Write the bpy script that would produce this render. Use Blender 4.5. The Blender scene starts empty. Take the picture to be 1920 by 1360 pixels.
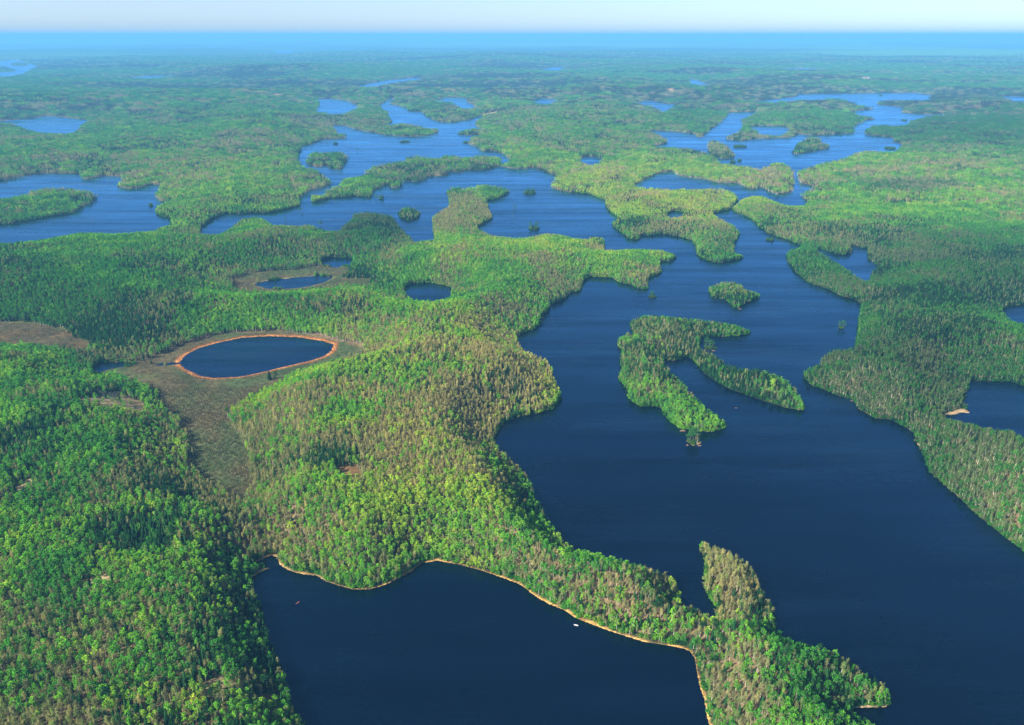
import bpy, math, random
import numpy as np
from mathutils import Vector

# ------------------------------------------------------------------ camera, sky, sun, exposure
CAM_H = 380.0                 # metres above the lakes
F_PX = 1500.0                 # focal length in pixels of a 1920 px wide picture
PITCH = math.atan((680 - 66) / F_PX)
scene = bpy.context.scene
cam_data = bpy.data.cameras.new("camera")
cam_data.sensor_width = 36.0
cam_data.lens = 36.0 * F_PX / 1920.0
cam_data.clip_start = 1.0
cam_data.clip_end = 120000.0
cam = bpy.data.objects.new("camera", cam_data)
cam.location = (0, 0, CAM_H)
cam.rotation_euler = (math.pi / 2 - PITCH, 0, 0)
scene.collection.objects.link(cam)
scene.camera = cam

SUN_DIR = Vector((-0.80, -0.50, 0.66)).normalized()
SUN_EL = math.asin(SUN_DIR.z)
SUN_ROT = math.atan2(SUN_DIR.x, SUN_DIR.y)
world = bpy.data.worlds.new("World")
scene.world = world
world.use_nodes = True
wn = world.node_tree.nodes
wl = world.node_tree.links
wn.clear()
sky = wn.new("ShaderNodeTexSky")
sky.sky_type = 'NISHITA'
sky.sun_disc = False
sky.sun_elevation = SUN_EL
sky.sun_rotation = SUN_ROT
sky.altitude = 1000
sky.air_density = 0.5
sky.dust_density = 1.5
sky.ozone_density = 0.6
bg = wn.new("ShaderNodeBackground")
bg.inputs[1].default_value = 0.092
wo = wn.new("ShaderNodeOutputWorld")
wl.new(sky.outputs[0], bg.inputs[0])
wl.new(bg.outputs[0], wo.inputs[0])

sun_data = bpy.data.lights.new("sun", 'SUN')
sun_data.energy = 5.0
sun_data.angle = math.radians(0.5)
sun_data.color = (1.0, 0.92, 0.79)
sun = bpy.data.objects.new("sun", sun_data)
sun.rotation_euler = (-SUN_DIR).to_track_quat('-Z', 'Y').to_euler()
scene.collection.objects.link(sun)

scene.view_settings.view_transform = 'Standard'
scene.view_settings.look = 'None'
scene.view_settings.exposure = 1.1
scene.view_settings.gamma = 1.0
scene.view_settings.use_curve_mapping = False
HAZE_DENSITY = 7.4e-5
HAZE_COLOR = (0.17, 0.53, 1.0)
scene.cycles.max_bounces = 5
scene.cycles.diffuse_bounces = 2
scene.cycles.glossy_bounces = 2
scene.cycles.transmission_bounces = 2
scene.cycles.volume_bounces = 2
scene.cycles.transparent_max_bounces = 8

rng = np.random.default_rng(11)
random.seed(11)
COL = scene.collection

# ------------------------------------------------------------------ helpers
def tag(o, label=None, cat=None, group=None, kind=None):
    if label: o["label"] = label
    if cat: o["category"] = cat
    if group: o["group"] = group
    if kind: o["kind"] = kind
    return o

def new_mesh(name, verts, faces, mats=(), mat_idx=None, smooth=False):
    """verts (n,3) array-like, faces list of tuples or (m,k) array."""
    me = bpy.data.meshes.new(name)
    verts = np.asarray(verts, dtype=np.float32).reshape(-1, 3)
    if isinstance(faces, np.ndarray) and faces.ndim == 2:
        m, k = faces.shape
        me.vertices.add(len(verts)); me.vertices.foreach_set("co", verts.ravel())
        me.loops.add(m * k); me.loops.foreach_set("vertex_index", faces.astype(np.int32).ravel())
        me.polygons.add(m)
        me.polygons.foreach_set("loop_start", np.arange(0, m * k, k, dtype=np.int32))
        try: me.polygons.foreach_set("loop_total", np.full(m, k, dtype=np.int32))
        except Exception: pass
        me.update(calc_edges=True)
    else:
        me.from_pydata([tuple(map(float, v)) for v in verts], [], [tuple(f) for f in faces])
        me.update()
    for mt in mats: me.materials.append(mt)
    if mat_idx is not None: me.polygons.foreach_set("material_index", np.asarray(mat_idx, dtype=np.int32))
    if smooth: me.polygons.foreach_set("use_smooth", np.ones(len(me.polygons), dtype=bool))
    return me

def link(name, me, parent=None):
    o = bpy.data.objects.new(name, me)
    COL.objects.link(o)
    if parent: o.parent = parent
    return o

def empty(name, loc):
    o = bpy.data.objects.new(name, None)
    o.empty_display_size = 1.0
    o.location = loc
    COL.objects.link(o)
    return o

def _hash(ix, iy, seed):
    n = (ix.astype(np.int64) * 374761393 + iy.astype(np.int64) * 668265263 + seed * 974711) & 0x7fffffff
    n = ((n ^ (n >> 13)) * 1274126177) & 0x7fffffff
    n = (n ^ (n >> 16)) & 0xffff
    return n.astype(np.float32) / 65535.0

def vnoise(x, y, seed=0):
    x0 = np.floor(x); y0 = np.floor(y)
    fx = (x - x0).astype(np.float32); fy = (y - y0).astype(np.float32)
    fx = fx * fx * (3 - 2 * fx); fy = fy * fy * (3 - 2 * fy)
    ix = x0.astype(np.int64); iy = y0.astype(np.int64)
    a = _hash(ix, iy, seed); b = _hash(ix + 1, iy, seed)
    c = _hash(ix, iy + 1, seed); d = _hash(ix + 1, iy + 1, seed)
    return (a * (1 - fx) + b * fx) * (1 - fy) + (c * (1 - fx) + d * fx) * fy

def fbm(x, y, scale, octv=4, seed=0):
    s = 0; a = 1.0; t = 0
    for k in range(octv):
        s = s + a * vnoise(x / scale + 17.3 * k, y / scale - 9.1 * k, seed + k * 31)
        t += a; a *= 0.5; scale *= 0.5
    return s / t

def sstep(a, b, x):
    t = np.clip((x - a) / (b - a), 0, 1)
    return t * t * (3 - 2 * t)

# ------------------------------------------------------------------ map geometry: ground polar grid (azimuth u, log range v)
CP, SP = math.cos(PITCH), math.sin(PITCH)
def pix_uv(px, py):
    cx = (np.asarray(px, float) - 960) / F_PX
    cy = (680 - np.asarray(py, float)) / F_PX
    yy = CP + cy * SP
    zz = np.minimum(-SP + cy * CP, -1e-3)
    t = CAM_H / -zz
    return np.arctan2(cx, yy), np.log(t * np.hypot(cx, yy))
def pix_ground(px, py):
    u, v = pix_uv(px, py)
    r = np.exp(v)
    return r * np.sin(u), r * np.cos(u)
def ground_pix(x, y, z=0.0):
    dz = z - CAM_H
    d = y * CP - dz * SP
    upc = y * SP + dz * CP
    return 960 + F_PX * x / d, 680 - F_PX * upc / d

DU = 0.0015
U0, NU = -0.90, 1200
R_EDGE = 60000.0
V0 = math.log(200.0)
NV = int((math.log(R_EDGE) - V0) / DU) + 1

def raster(poly):
    """even-odd fill of a picture-traced outline laid on the ground"""
    p = np.array(poly, float)
    q = np.roll(p, -1, axis=0)
    pts = []
    for a, b in zip(p, q):
        n = max(1, int(np.hypot(*(b - a)) / 6))
        for k in range(n): pts.append(a + (b - a) * k / n)
    pts = np.array(pts)
    u, v = pix_uv(pts[:, 0], np.maximum(pts[:, 1], 80))
    gu = (u - U0) / DU; gv = (v - V0) / DU
    tog = np.zeros((NV, NU + 1), np.int16)
    for k in range(len(gu)):
        x1, y1 = gu[k], gv[k]; x2, y2 = gu[(k + 1) % len(gu)], gv[(k + 1) % len(gu)]
        if y1 == y2: continue
        if y1 > y2: x1, y1, x2, y2 = x2, y2, x1, y1
        j0 = max(0, math.ceil(y1)); j1 = min(NV, math.ceil(y2))
        if j1 <= j0: continue
        j = np.arange(j0, j1)
        xi = np.clip(np.ceil(x1 + (x2 - x1) * (j - y1) / (y2 - y1)), 0, NU).astype(int)
        np.add.at(tog, (j, xi), 1)
    return (np.cumsum(tog, axis=1)[:, :NU] % 2).astype(bool)

# ---- water outlines (name, label, outline)
MAIN_LAKE = [(374,437),(375,428),(400,410),(422,402),(450,402),(470,400),(500,400),(530,395),(560,387),(561,380),(560,372),(575,360),(602,352),(619,347),(619,340),(612,336),(607,330),(597,320),(580,315),(566,312),(560,302),(557,295),(561,287),(562,277),(580,272),(605,262),(622,261),(645,260),(645,252),(630,250),(627,242),(620,237),(627,235),(645,236),(672,245),(702,250),(727,255),(735,253),(740,256),(777,257),(802,255),(820,249),(824,246),(815,241),(802,241),(782,235),(750,231),(732,235),(722,236),(735,229),(726,217),(729,210),(715,205),(710,197),(721,192),(730,185),(740,184),(733,190),(730,195),(745,199),(760,202),(767,210),(790,210),(800,220),(820,229),(850,230),(880,225),(895,219),(905,217),(892,227),(890,235),(903,243),(887,241),(860,247),(859,253),(880,254),(900,252),(885,256),(880,262),(880,272),(895,276),(902,284),(927,284),(945,290),(955,302),(945,308),(955,317),(985,317),(997,315),(1015,320),(1045,331),(1040,340),(1032,352),(1045,357),(1070,362),(1105,365),(1120,372),(1135,377),(1135,387),(1142,396),(1157,409),(1147,417),(1150,427),(1165,437),(1177,447),(1195,451),(1200,442),(1222,442),(1240,439),(1275,445),(1297,451),(1305,465),(1307,480),(1330,491),(1345,494),(1365,491),(1392,485),(1390,479),(1375,472),(1377,455),(1385,440),(1385,435),(1377,422),(1347,407),(1337,400),(1367,394),(1382,377),(1380,367),(1370,357),(1347,354),(1300,355),(1265,355),(1202,352),(1187,350),(1195,345),(1212,335),(1222,330),(1240,324),(1260,322),(1272,330),(1300,335),(1320,337),(1347,344),(1382,344),(1400,354),(1415,357),(1417,352),(1427,352),(1440,360),(1460,366),(1482,361),(1486,350),(1487,332),(1486,320),(1472,307),(1452,304),(1435,311),(1425,317),(1390,310),(1347,306),(1340,292),(1320,284),(1290,277),(1265,277),(1225,275),(1250,269),(1250,262),(1235,252),(1215,246),(1227,245),(1250,246),(1290,250),(1302,252),(1305,257),(1317,257),(1320,251),(1340,237),(1355,225),(1367,211),(1390,210),(1421,210),(1405,217),(1386,226),(1392,230),(1392,235),(1387,245),(1362,255),(1361,261),(1387,265),(1415,261),(1452,260),(1477,259),(1490,255),(1500,252),(1525,255),(1565,252),(1600,250),(1600,247),(1597,239),(1607,232),(1620,226),(1640,224),(1632,220),(1610,217),(1600,212),(1605,207),(1637,206),(1640,204),(1615,199),(1600,192),(1580,189),(1552,186),(1525,190),(1512,187),(1490,189),(1462,191),(1455,195),(1440,195),(1407,192),(1465,185),(1490,182),(1500,177),(1565,176),(1640,175),(1715,174),(1747,179),(1740,184),(1747,190),(1715,190),(1680,189),(1665,187),(1645,192),(1642,196),(1665,199),(1692,201),(1690,212),(1717,214),(1750,216),(1772,212),(1765,217),(1735,219),(1707,226),(1702,234),(1677,237),(1657,235),(1635,235),(1620,246),(1625,254),(1652,256),(1677,260),(1672,265),(1690,271),(1680,282),(1665,285),(1620,282),(1600,287),(1577,299),(1540,305),(1515,312),(1494,324),(1497,335),(1500,345),(1515,347),(1525,349),(1515,357),(1502,365),(1502,372),(1514,377),(1507,384),(1480,385),(1462,380),(1440,371),(1427,366),(1410,366),(1390,372),(1380,382),(1370,392),(1380,400),(1407,410),(1422,425),(1437,437),(1455,444),(1472,449),(1497,460),(1505,460),(1480,467),(1474,477),(1477,490),(1492,512),(1517,532),(1550,542),(1577,556),(1600,562),(1616,572),(1612,590),(1609,615),(1605,647),(1587,651),(1565,652),(1542,662),(1539,675),(1507,695),(1505,707),(1522,725),(1532,726),(1568,742),(1597,750),(1610,768),(1642,786),(1665,786),(1697,802),(1713,813),(1717,829),(1733,858),(1742,884),(1762,903),(1797,933),(1823,958),(1849,981),(1888,1012),(1920,1034),(1990,1075),(2120,1130),(2300,1300),(2300,2300),(1720,2300),(1690,1500),(1650,1400),(1640,1355),(1618,1340),(1598,1328),(1660,1326),(1668,1300),(1660,1280),(1630,1259),(1587,1225),(1534,1204),(1495,1197),(1470,1186),(1456,1172),(1452,1158),(1452,1130),(1435,1116),(1429,1098),(1410,1055),(1374,1033),(1336,1015),(1314,1015),(1311,1025),(1320,1052),(1323,1109),(1336,1133),(1346,1144),(1341,1149),(1307,1139),(1275,1121),(1270,1103),(1268,1084),(1244,1066),(1180,1050),(1130,1035),(1075,1025),(1050,1005),(1030,975),(1002,920),(987,887),(965,862),(940,842),(925,825),(930,812),(945,792),(975,782),(1005,777),(1035,767),(1050,750),(1050,737),(1045,720),(1035,700),(1032,680),(1017,667),(985,655),(967,635),(975,627),(1005,617),(1012,607),(1015,595),(1027,585),(1030,572),(1055,565),(1067,550),(1087,547),(1092,527),(1107,520),(1145,521),(1160,530),(1185,536),(1195,542),(1215,544),(1212,535),(1215,522),(1240,512),(1237,502),(1235,492),(1260,489),(1269,484),(1260,475),(1240,467),(1192,465),(1155,467),(1132,466),(1134,452),(1127,444),(1107,442),(1102,447),(1075,445),(1042,437),(1020,436),(985,444),(962,445),(917,439),(915,436),(895,427),(920,412),(922,402),(915,390),(912,377),(932,374),(957,360),(940,351),(900,346),(882,352),(845,351),(836,360),(842,372),(840,385),(820,397),(807,407),(812,415),(811,425),(814,445),(812,448),(775,452),(772,447),(747,422),(735,405),(730,402),(690,396),(662,399),(659,410),(640,422),(635,431),(615,432),(602,429),(580,419),(560,422),(510,420),(495,410),(480,405),(460,408),(450,410),(425,430),(407,439)]
LAKES = [
 ("lake", "large branching dark blue lake winding through the forest to the right", MAIN_LAKE),
 ("lake", "blue lake at the left edge holding one long wooded island", [(-160,350),(0,340),(50,330),(75,326),(150,326),(153,337),(170,337),(190,331),(230,332),(217,351),(240,355),(265,352),(282,346),(299,347),(291,368),(296,377),(308,378),(292,385),(290,400),(300,406),(320,411),(316,420),(300,425),(283,432),(250,436),(212,437),(185,435),(150,435),(100,443),(50,456),(0,457),(-160,465)]),
 ("lake", "small blue lake among distant left hills with a tapering east end", [(-60,229),(5,227),(15,226),(62,222),(83,218),(112,220),(165,226),(150,235),(147,243),(125,252),(100,250),(80,250),(50,243),(35,237),(20,231)]),
 ("lake", "nearly black lake in front with an orange grassy shore", [(479,1055),(507,1042),(521,1047),(522,1058),(538,1069),(563,1077),(594,1080),(610,1091),(635,1099),(660,1106),(691,1106),(716,1099),(747,1085),(772,1071),(788,1057),(819,1052),(863,1060),(904,1071),(947,1086),(976,1097),(997,1114),(1022,1130),(1060,1146),(1080,1160),(1140,1183),(1200,1202),(1260,1212),(1292,1220),(1302,1235),(1306,1260),(1312,1290),(1320,1310),(1324,1340),(1330,1360),(1345,1420),(1360,2300),(640,2300),(600,1420),(565,1350),(545,1310),(535,1280),(525,1240),(505,1200),(495,1160),(483,1120),(470,1100),(468,1085),(490,1072),(510,1065),(498,1062)]),
 ("pond", "oval dark blue bog pond ringed by orange peat", [(335,682),(345,668),(370,654),(400,645),(452,634),(504,631),(556,633),(603,640),(624,646),(621,658),(608,668),(582,677),(525,690),(499,697),(452,707),(400,710),(375,706),(345,692)]),
 ("pond", "long narrow blue pond in a grassy bog", [(473,534),(504,526),(556,521),(595,518),(625,521),(606,530),(578,538),(546,542),(502,542)]),
 ("pond", "smallest bog pond just behind the long narrow one", [(600,489),(622,483),(660,485),(657,494),(630,503),(604,499)]),
 ("pond", "small round blue pond set into dark forest", [(757,541),(770,533),(801,531),(830,535),(847,542),(842,555),(811,564),(777,561),(760,550)]),
 ("pond", "shallow reedy pond behind the narrow right shore ridge", [(1530,467),(1550,471),(1565,477),(1582,479),(1596,475),(1595,461),(1610,464),(1627,467),(1627,485),(1645,499),(1635,505),(1632,520),(1622,525),(1605,515),(1592,505),(1572,492),(1550,477)]),
 ("lake", "dark lake behind the right shore ridge with a sandy spit", [(1817,713),(1849,715),(1897,716),(1920,726),(2030,760),(2080,880),(1990,845),(1913,813),(1881,807),(1855,802),(1829,794),(1800,786),(1766,778),(1784,779),(1804,773),(1818,776),(1813,765),(1804,749),(1813,729)]),
 ("pond", "dark pond cut by the right edge below dim forest", [(1878,580),(1895,576),(1920,572),(2000,575),(2000,612),(1920,608),(1895,600)]),
 ("pond", "pond enclosed by a wooded arm of the far right lake", [(1405,240),(1417,236),(1472,237),(1480,245),(1465,255),(1450,255),(1422,252),(1420,245)]),
 ("pond", "tiny blue pond on the bright green isthmus", [(1087,295),(1102,294),(1130,297),(1125,305),(1107,310),(1095,306),(1086,302)]),
 ("pond", "very small bog pond on the yellow green peninsula", [(1249,402),(1262,397),(1282,398),(1276,404),(1256,406)]),
 ("pond", "pale blue wedge shaped pond beneath distant clearing", [(1194,195),(1207,189),(1227,190),(1235,192),(1265,197),(1257,202),(1242,211),(1237,206),(1220,199)]),
 ("pond", "pale distant pond between low dark hills at centre", [(997,191),(1015,185),(1045,187),(1040,192),(1015,198)]),
 ("lake", "pale far bay streaked with wind near two islands", [(810,191),(840,182),(875,184),(870,190),(890,199),(875,205),(855,197),(845,192)]),
 ("lake", "pale far bay at the head of the left channel", [(592,186),(615,185),(650,189),(672,201),(652,210),(640,214),(622,216),(605,210),(590,211),(590,207),(600,195)]),
 ("pond", "thin distant pond under the right horizon", [(1290,147),(1310,152),(1330,162),(1300,165)]),
 ("lake", "far lake sliver at the right edge", [(1873,180),(1920,182),(2000,186),(2000,205),(1920,196),(1898,190)]),
 ("lake", "hazy far lake at the left edge with two islets", [(-80,112),(0,115),(30,112),(70,124),(40,140),(0,147),(-80,150)]),
 ("pond", "thin hazy pond on the far left plain", [(405,172),(440,168),(490,167),(487,173),(430,176)]),
 ("river", "pale hazy river bend on the far plain", [(668,163),(720,151),(780,146),(792,149),(730,156),(684,167)]),
 ("river", "thin hazy river reach below the far plain", [(820,163),(880,164),(960,164),(990,166),(985,170),(900,168),(825,167)]),
  ("pond", "hazy pond sliver on the far right plain", [(1440,131),(1490,128),(1545,130),(1500,134)]),
 ("pond", "hazy pond sliver near the middle of the far plain", [(1010,132),(1040,126),(1062,127),(1045,134)]),
 ("pond", "hazy pond sliver far behind the small left lake", [(232,146),(290,142),(330,143),(280,148)]),
 ("pond", "hazy pond sliver left of the far river bend", [(515,97),(540,93),(548,97),(530,103)]),
 ("pond", "weedy shallow inlet at the end of the bog", [(172,690),(185,682),(225,679),(250,683),(236,688),(213,690),(188,698),(172,700)]),
 ("stream", "narrow stream from the oval pond into the bog", [(284,685),(300,682),(332,680),(334,684),(302,686)]),
]
# ---- islands (label, outline, mix key)
ISLANDS = [
 ("two pronged wooded island shaped like an open claw", [(1180,600),(1202,589),(1242,590),(1280,594),(1312,597),(1350,602),(1385,610),(1400,619),(1409,625),(1400,628),(1362,632),(1325,632),(1312,636),(1310,645),(1325,656),(1340,662),(1362,677),(1382,687),(1420,690),(1450,697),(1475,710),(1492,727),(1507,758),(1505,771),(1471,765),(1439,755),(1397,740),(1364,729),(1342,716),(1319,700),(1300,677),(1300,672),(1285,671),(1270,675),(1260,679),(1244,674),(1247,680),(1265,699),(1285,719),(1305,742),(1320,759),(1337,772),(1355,785),(1360,797),(1355,807),(1330,811),(1305,809),(1277,805),(1255,792),(1247,780),(1240,767),(1225,762),(1200,764),(1180,750),(1172,727),(1162,715),(1160,705),(1165,690),(1162,677),(1166,660),(1157,647),(1160,632),(1172,621),(1187,624),(1182,612)]),
 ("low hazy islet in the far left edge lake", [(-20,127),(5,124),(28,131),(20,135),(-20,136)]),
 ("second hazy islet right of the low one in the far left lake", [(18,120),(30,116),(50,119),(48,124),(25,124)]),
 ("small leaf shaped green island with a bare rocky tip", [(1330,550),(1330,537),(1350,527),(1375,526),(1390,532),(1400,542),(1422,550),(1422,560),(1395,570),(1385,581),(1372,576),(1365,567),(1350,560),(1335,560)]),
 ("long crooked dark green island across the middle of the lake", [(581,364),(584,380),(610,376),(617,372),(632,372),(665,369),(695,371),(696,360),(727,345),(730,352),(745,355),(751,346),(750,339),(772,341),(792,341),(802,332),(837,330),(842,322),(867,324),(872,319),(910,320),(935,312),(955,317),(985,318),(987,305),(965,303),(945,307),(940,309),(937,295),(920,292),(895,292),(870,295),(850,292),(832,290),(825,297),(807,297),(785,292),(762,292),(757,302),(720,307),(700,310),(685,320),(680,330),(642,335),(637,347),(612,355),(605,366),(592,365)]),
 ("long wooded island in the left edge lake", [(-90,380),(0,372),(10,371),(38,367),(60,356),(100,351),(132,354),(165,359),(178,367),(177,376),(160,385),(135,401),(100,406),(62,414),(25,420),(0,421),(-90,428)]),
 ("knobbly dark island north of the long crooked one", [(574,300),(580,287),(590,284),(600,287),(615,285),(640,285),(652,292),(650,302),(644,307),(640,319),(620,317),(610,311),(592,315),(575,307)]),
 ("small round bushy island between two dark headlands", [(746,400),(752,390),(765,386),(782,392),(787,402),(782,410),(765,414),(750,410)]),
 ("pear shaped grey green island in the far right lake", [(1326,265),(1337,262),(1350,267),(1365,275),(1376,290),(1375,296),(1357,299),(1345,297),(1327,285)]),
 ("dark humped island alone in the far right lake", [(1481,286),(1490,277),(1495,267),(1515,257),(1532,257),(1540,267),(1552,270),(1552,279),(1535,282),(1512,287),(1490,290)]),
]
# ---- tiny islets: px, py of the near shore, half width px, tree list (kind, dx px, height m), label
ISLETS = [
 (1300,835,13,[('p',-8,13),('p',-2,16),('p',4,15),('b',8,10)],"tiny rocky islet with four pines below the claw shaped island"),
 (1330,656,11,[('p',-7,14),('p',0,12),('p',6,11)],"red rock islet with thin pines between the island prongs"),
 (1223,559,8,[('p',-3,8),('s',3,7),('p',0,9)],"bushy islet off the brown forested point"),
 (1577,617,6,[('p',-4,10),('p',4,12)],"two tree islet near the right hand shore"),
 (1444,452,8,[('s',-3,8),('p',4,8)],"islet with a yellow grassy edge by the strait"),
 (995,364,11,[('p',-8,12),('p',-3,14),('s',2,12),('p',6,13)],"square clump of pines on an islet in mid lake"),
 (965,392,4,[('p',-2,9),('p',2,8)],"two small trees on a rock in mid lake"),
 (961,407,3,[('b',0,6)],"single bush on a rock in mid lake"),
 (1001,431,10,[('p',-8,14),('s',-2,10),('p',3,11),('p',8,14)],"low islet with taller pines at both ends"),
 (630,271,6,[('b',-2,7),('b',3,6)],"scrubby islet off the brown left point"),
 (760,268,9,[('b',-5,8),('s',0,9),('b',5,7)],"slanting scrub islet below the far peninsula"),
 (670,284,3,[('p',0,11)],"one tree rock in the upper left channel"),
 (705,373,4,[('p',0,11),('p',2,9)],"pine rock beside the long crooked island"),
 (715,374,5,[('p',-2,10),('p',3,12)],"second pine rock farther from the long crooked island"),
 (566,399,4,[('p',0,10)],"lone pine rock near the left arm mouth"),
 (535,415,3,[('p',0,10)],"lone pine rock close to the front shore canopy"),
 (601,424,4,[('p',-1,12),('p',2,9)],"pine rock under the dark headland"),
 (283,387,6,[('b',-1,7),('b',3,6)],"brown bush islet beside the left lake shore"),
 (174,418,3,[('b',0,7)],"bush rock in the open left lake"),
 (164,417,2,[('b',0,5)],"smallest bush rock in the open left lake"),
 (1386,277,11,[('s',-7,9),('b',-1,9),('s',6,12)],"long low islet between the two far right islands"),
 (1373,306,7,[('s',-3,10),('b',3,9)],"wooded islet hugging the far right spit"),
 (1386,303,5,[('s',0,10),('b',2,8)],"small round islet beside the far right spit"),
 (1551,259,4,[('s',-1,9),('s',2,9)],"dark dot islet above the humped island"),
 (1669,280,9,[('b',-5,9),('s',3,11)],"low islets off the far right point"),
 (1696,227,6,[('s',-3,9),('s',4,12)],"islet in the upper right bay"),
 (1614,184,3,[('s',0,12)],"round islet in the farthest right bay"),
 (1652,180,6,[('s',-3,13),('s',2,14)],"dark islet under the farthest right shore"),
 (874,269,7,[('b',-3,7),('b',3,6)],"pale scrub islet off the green central shore"),
 (882,236,3,[('p',0,16)],"one tall dark tree standing in the far channel"),
]

# ---- open ground outlines
BOG = [(170,685),(180,702),(240,720),(280,740),(310,770),(335,800),(355,860),(365,900),(400,930),(460,962),(482,930),(470,860),(430,800),(460,770),(500,745),(545,715),(590,700),(640,690),(685,678),(690,660),(650,646),(600,633),(500,623),(400,631),(330,650),(270,680)]
LEFT_BOG = [(-80,612),(60,612),(120,625),(170,650),(165,668),(100,665),(0,657),(-80,657)]
MID_BOG = [(430,530),(480,515),(560,507),(600,497),(640,500),(660,505),(640,525),(695,527),(690,543),(620,548),(560,555),(500,560),(440,552)]
ROCKS = [[(160,785),(195,752),(270,762),(284,790),(225,808),(165,802)], [(160,1150),(220,1115),(240,1125),(195,1152)], [(390,1352),(428,1315),(445,1322),(410,1360)], [(330,995),(372,968),(392,978),(350,1000)], [(20,960),(60,948),(70,956),(30,968)]]
BROWN_GAPS = [[(632,950),(640,928),(668,928),(682,944),(660,958)], [(480,1330),(520,1305),(530,1325),(500,1345)]]
def many(polys):
    m = np.zeros((NV, NU), bool)
    for p in polys: m |= raster(p)
    return m
bog_raw = many([BOG, LEFT_BOG, MID_BOG])
water = np.zeros((NV, NU), bool)
lake_masks = []
for n_, l_, p_ in LAKES:
    m = raster(p_); lake_masks.append(m); water |= m
isl = np.zeros((NV, NU), np.int16)
for k, (l_, p_) in enumerate(ISLANDS):
    m = raster(p_); isl[m] = k + 1; water &= ~m
vis_land = ~water
S_TREE = math.log(CAM_H / (CAM_H - 10.0)) / DU
jj = np.arange(NV, dtype=np.int32)[:, None]
nextw = np.where(water, jj, NV + 400)
nextw = np.minimum.accumulate(nextw[::-1], axis=0)[::-1]
prevw = np.where(water, jj, -400)
prevw = np.maximum.accumulate(prevw, axis=0)
head = (nextw - jj).astype(np.float32)             # cells to the far shore
runlen = nextw - prevw
keep = np.maximum(nextw - S_TREE, prevw + 0.6 * runlen)
land = vis_land & ((jj <= keep) | bog_raw | np.roll(bog_raw, -4, 0) | np.roll(bog_raw, 4, 0))
# water hidden behind canopies belongs to the lake next to it
del nextw, prevw, keep
isl[~land] = 0
# islets as round ground patches
uu = U0 + DU * (np.arange(NU) + 0.5)
vv = V0 + DU * (np.arange(NV) + 0.5)
islet_pos = []
for k, (px, py, hw, tr, lb) in enumerate(ISLETS):
    x, y = pix_ground(px, py)
    d = math.hypot(x, y, CAM_H)
    rad = hw * d / F_PX
    r0 = math.hypot(x, y) + rad * 0.8
    u0 = math.atan2(x, y)
    x, y = r0 * math.sin(u0), r0 * math.cos(u0)
    islet_pos.append((x, y, rad))
    gu = int((u0 - U0) / DU); gv = int((math.log(r0) - V0) / DU)
    ru = max(2, int(rad / r0 / DU) + 1)
    su = slice(max(gu - ru - 2, 0), gu + ru + 3); sv = slice(max(gv - ru - 2, 0), gv + ru + 3)
    U, V = np.meshgrid(uu[su], vv[sv])
    dd = np.hypot((U - u0) / 1.0, (V - math.log(r0)) / 0.8)
    wob = 1 + 0.25 * np.sin(3 * np.arctan2(V - math.log(r0), U - u0) + k)
    m = dd < max(rad / r0, 1.4 * DU) * wob
    land[sv, su] |= m
    isl[sv, su][m] = 100 + k

def edt(mask, R):
    """distance (cells) from every cell outside mask to mask, capped at R"""
    idx = np.where(mask, jj, -10000)
    a = jj - np.maximum.accumulate(idx, axis=0)
    idx = np.where(mask, jj, 20000 + NV)
    b = np.minimum.accumulate(idx[::-1], axis=0)[::-1] - jj
    g = np.minimum(np.minimum(a, b), R).astype(np.float32)
    out = g.copy()
    g2 = g * g
    o2 = g2.copy()
    for k in range(1, R):
        o2[:, k:] = np.minimum(o2[:, k:], g2[:, :-k] + k * k)
        o2[:, :-k] = np.minimum(o2[:, :-k], g2[:, k:] + k * k)
    return np.minimum(np.sqrt(o2), R)
d_land = edt(~land, 64)        # inside land: cells to water
d_wat = edt(land, 14)          # inside water: cells to land
sdf = np.where(land, d_land - 0.5, -(d_wat - 0.5)).astype(np.float32)
# soften the stair steps
for ax in (0, 1):
    sdf = (np.roll(sdf, 1, ax) + 2 * sdf + np.roll(sdf, -1, ax)) / 4
    sdf = (np.roll(sdf, 1, ax) + 2 * sdf + np.roll(sdf, -1, ax)) / 4

d_bog = edt(bog_raw, 64)
def grid_at(arr, x, y):
    u = np.arctan2(x, y); v = np.log(np.maximum(np.hypot(x, y), 1))
    i = np.clip(((u - U0) / DU).astype(int), 0, NU - 1)
    j = np.clip(((v - V0) / DU).astype(int), 0, NV - 1)
    return arr[j, i]

def land_z(x, y, s, r):
    d = np.maximum(s, 0) * DU * r
    t = sstep(0, 60, s) * (0.06 + 0.94 * sstep(0, 62, grid_at(d_bog, x, y)))
    near = 14 * fbm(x, y, 420, 3, 5) * t
    far = (120 + 30 * sstep(11000, 26000, r)) * np.clip(fbm(x, y, 2400, 3, 9) - 0.38, 0, 1) * t * sstep(2500, 7000, r)
    mid = 44 * np.clip(fbm(x, y, 900, 2, 19) - 0.3, 0, 1) * t
    z = 0.25 + 0.05 * np.minimum(d, 60) + near + far + mid
    return np.where(s > 0, z, np.maximum(-3.0, s * DU * r * 0.35 - 0.05))

bog_m = bog_raw & land
rock_m = many(ROCKS) & land
gap_m = many(BROWN_GAPS) & land
pit_m = many([[(505,188),(522,185),(545,187),(535,191),(510,191)], [(898,216),(930,213),(940,216),(905,219)], [(1250,181),(1262,180),(1262,184),(1252,184)], [(1612,152),(1630,150),(1632,158),(1612,161)], [(1764,779),(1785,772),(1806,767),(1819,775),(1800,777),(1784,781)], [(1600,1325),(1640,1323),(1640,1328),(1600,1330)]]) & land
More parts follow.
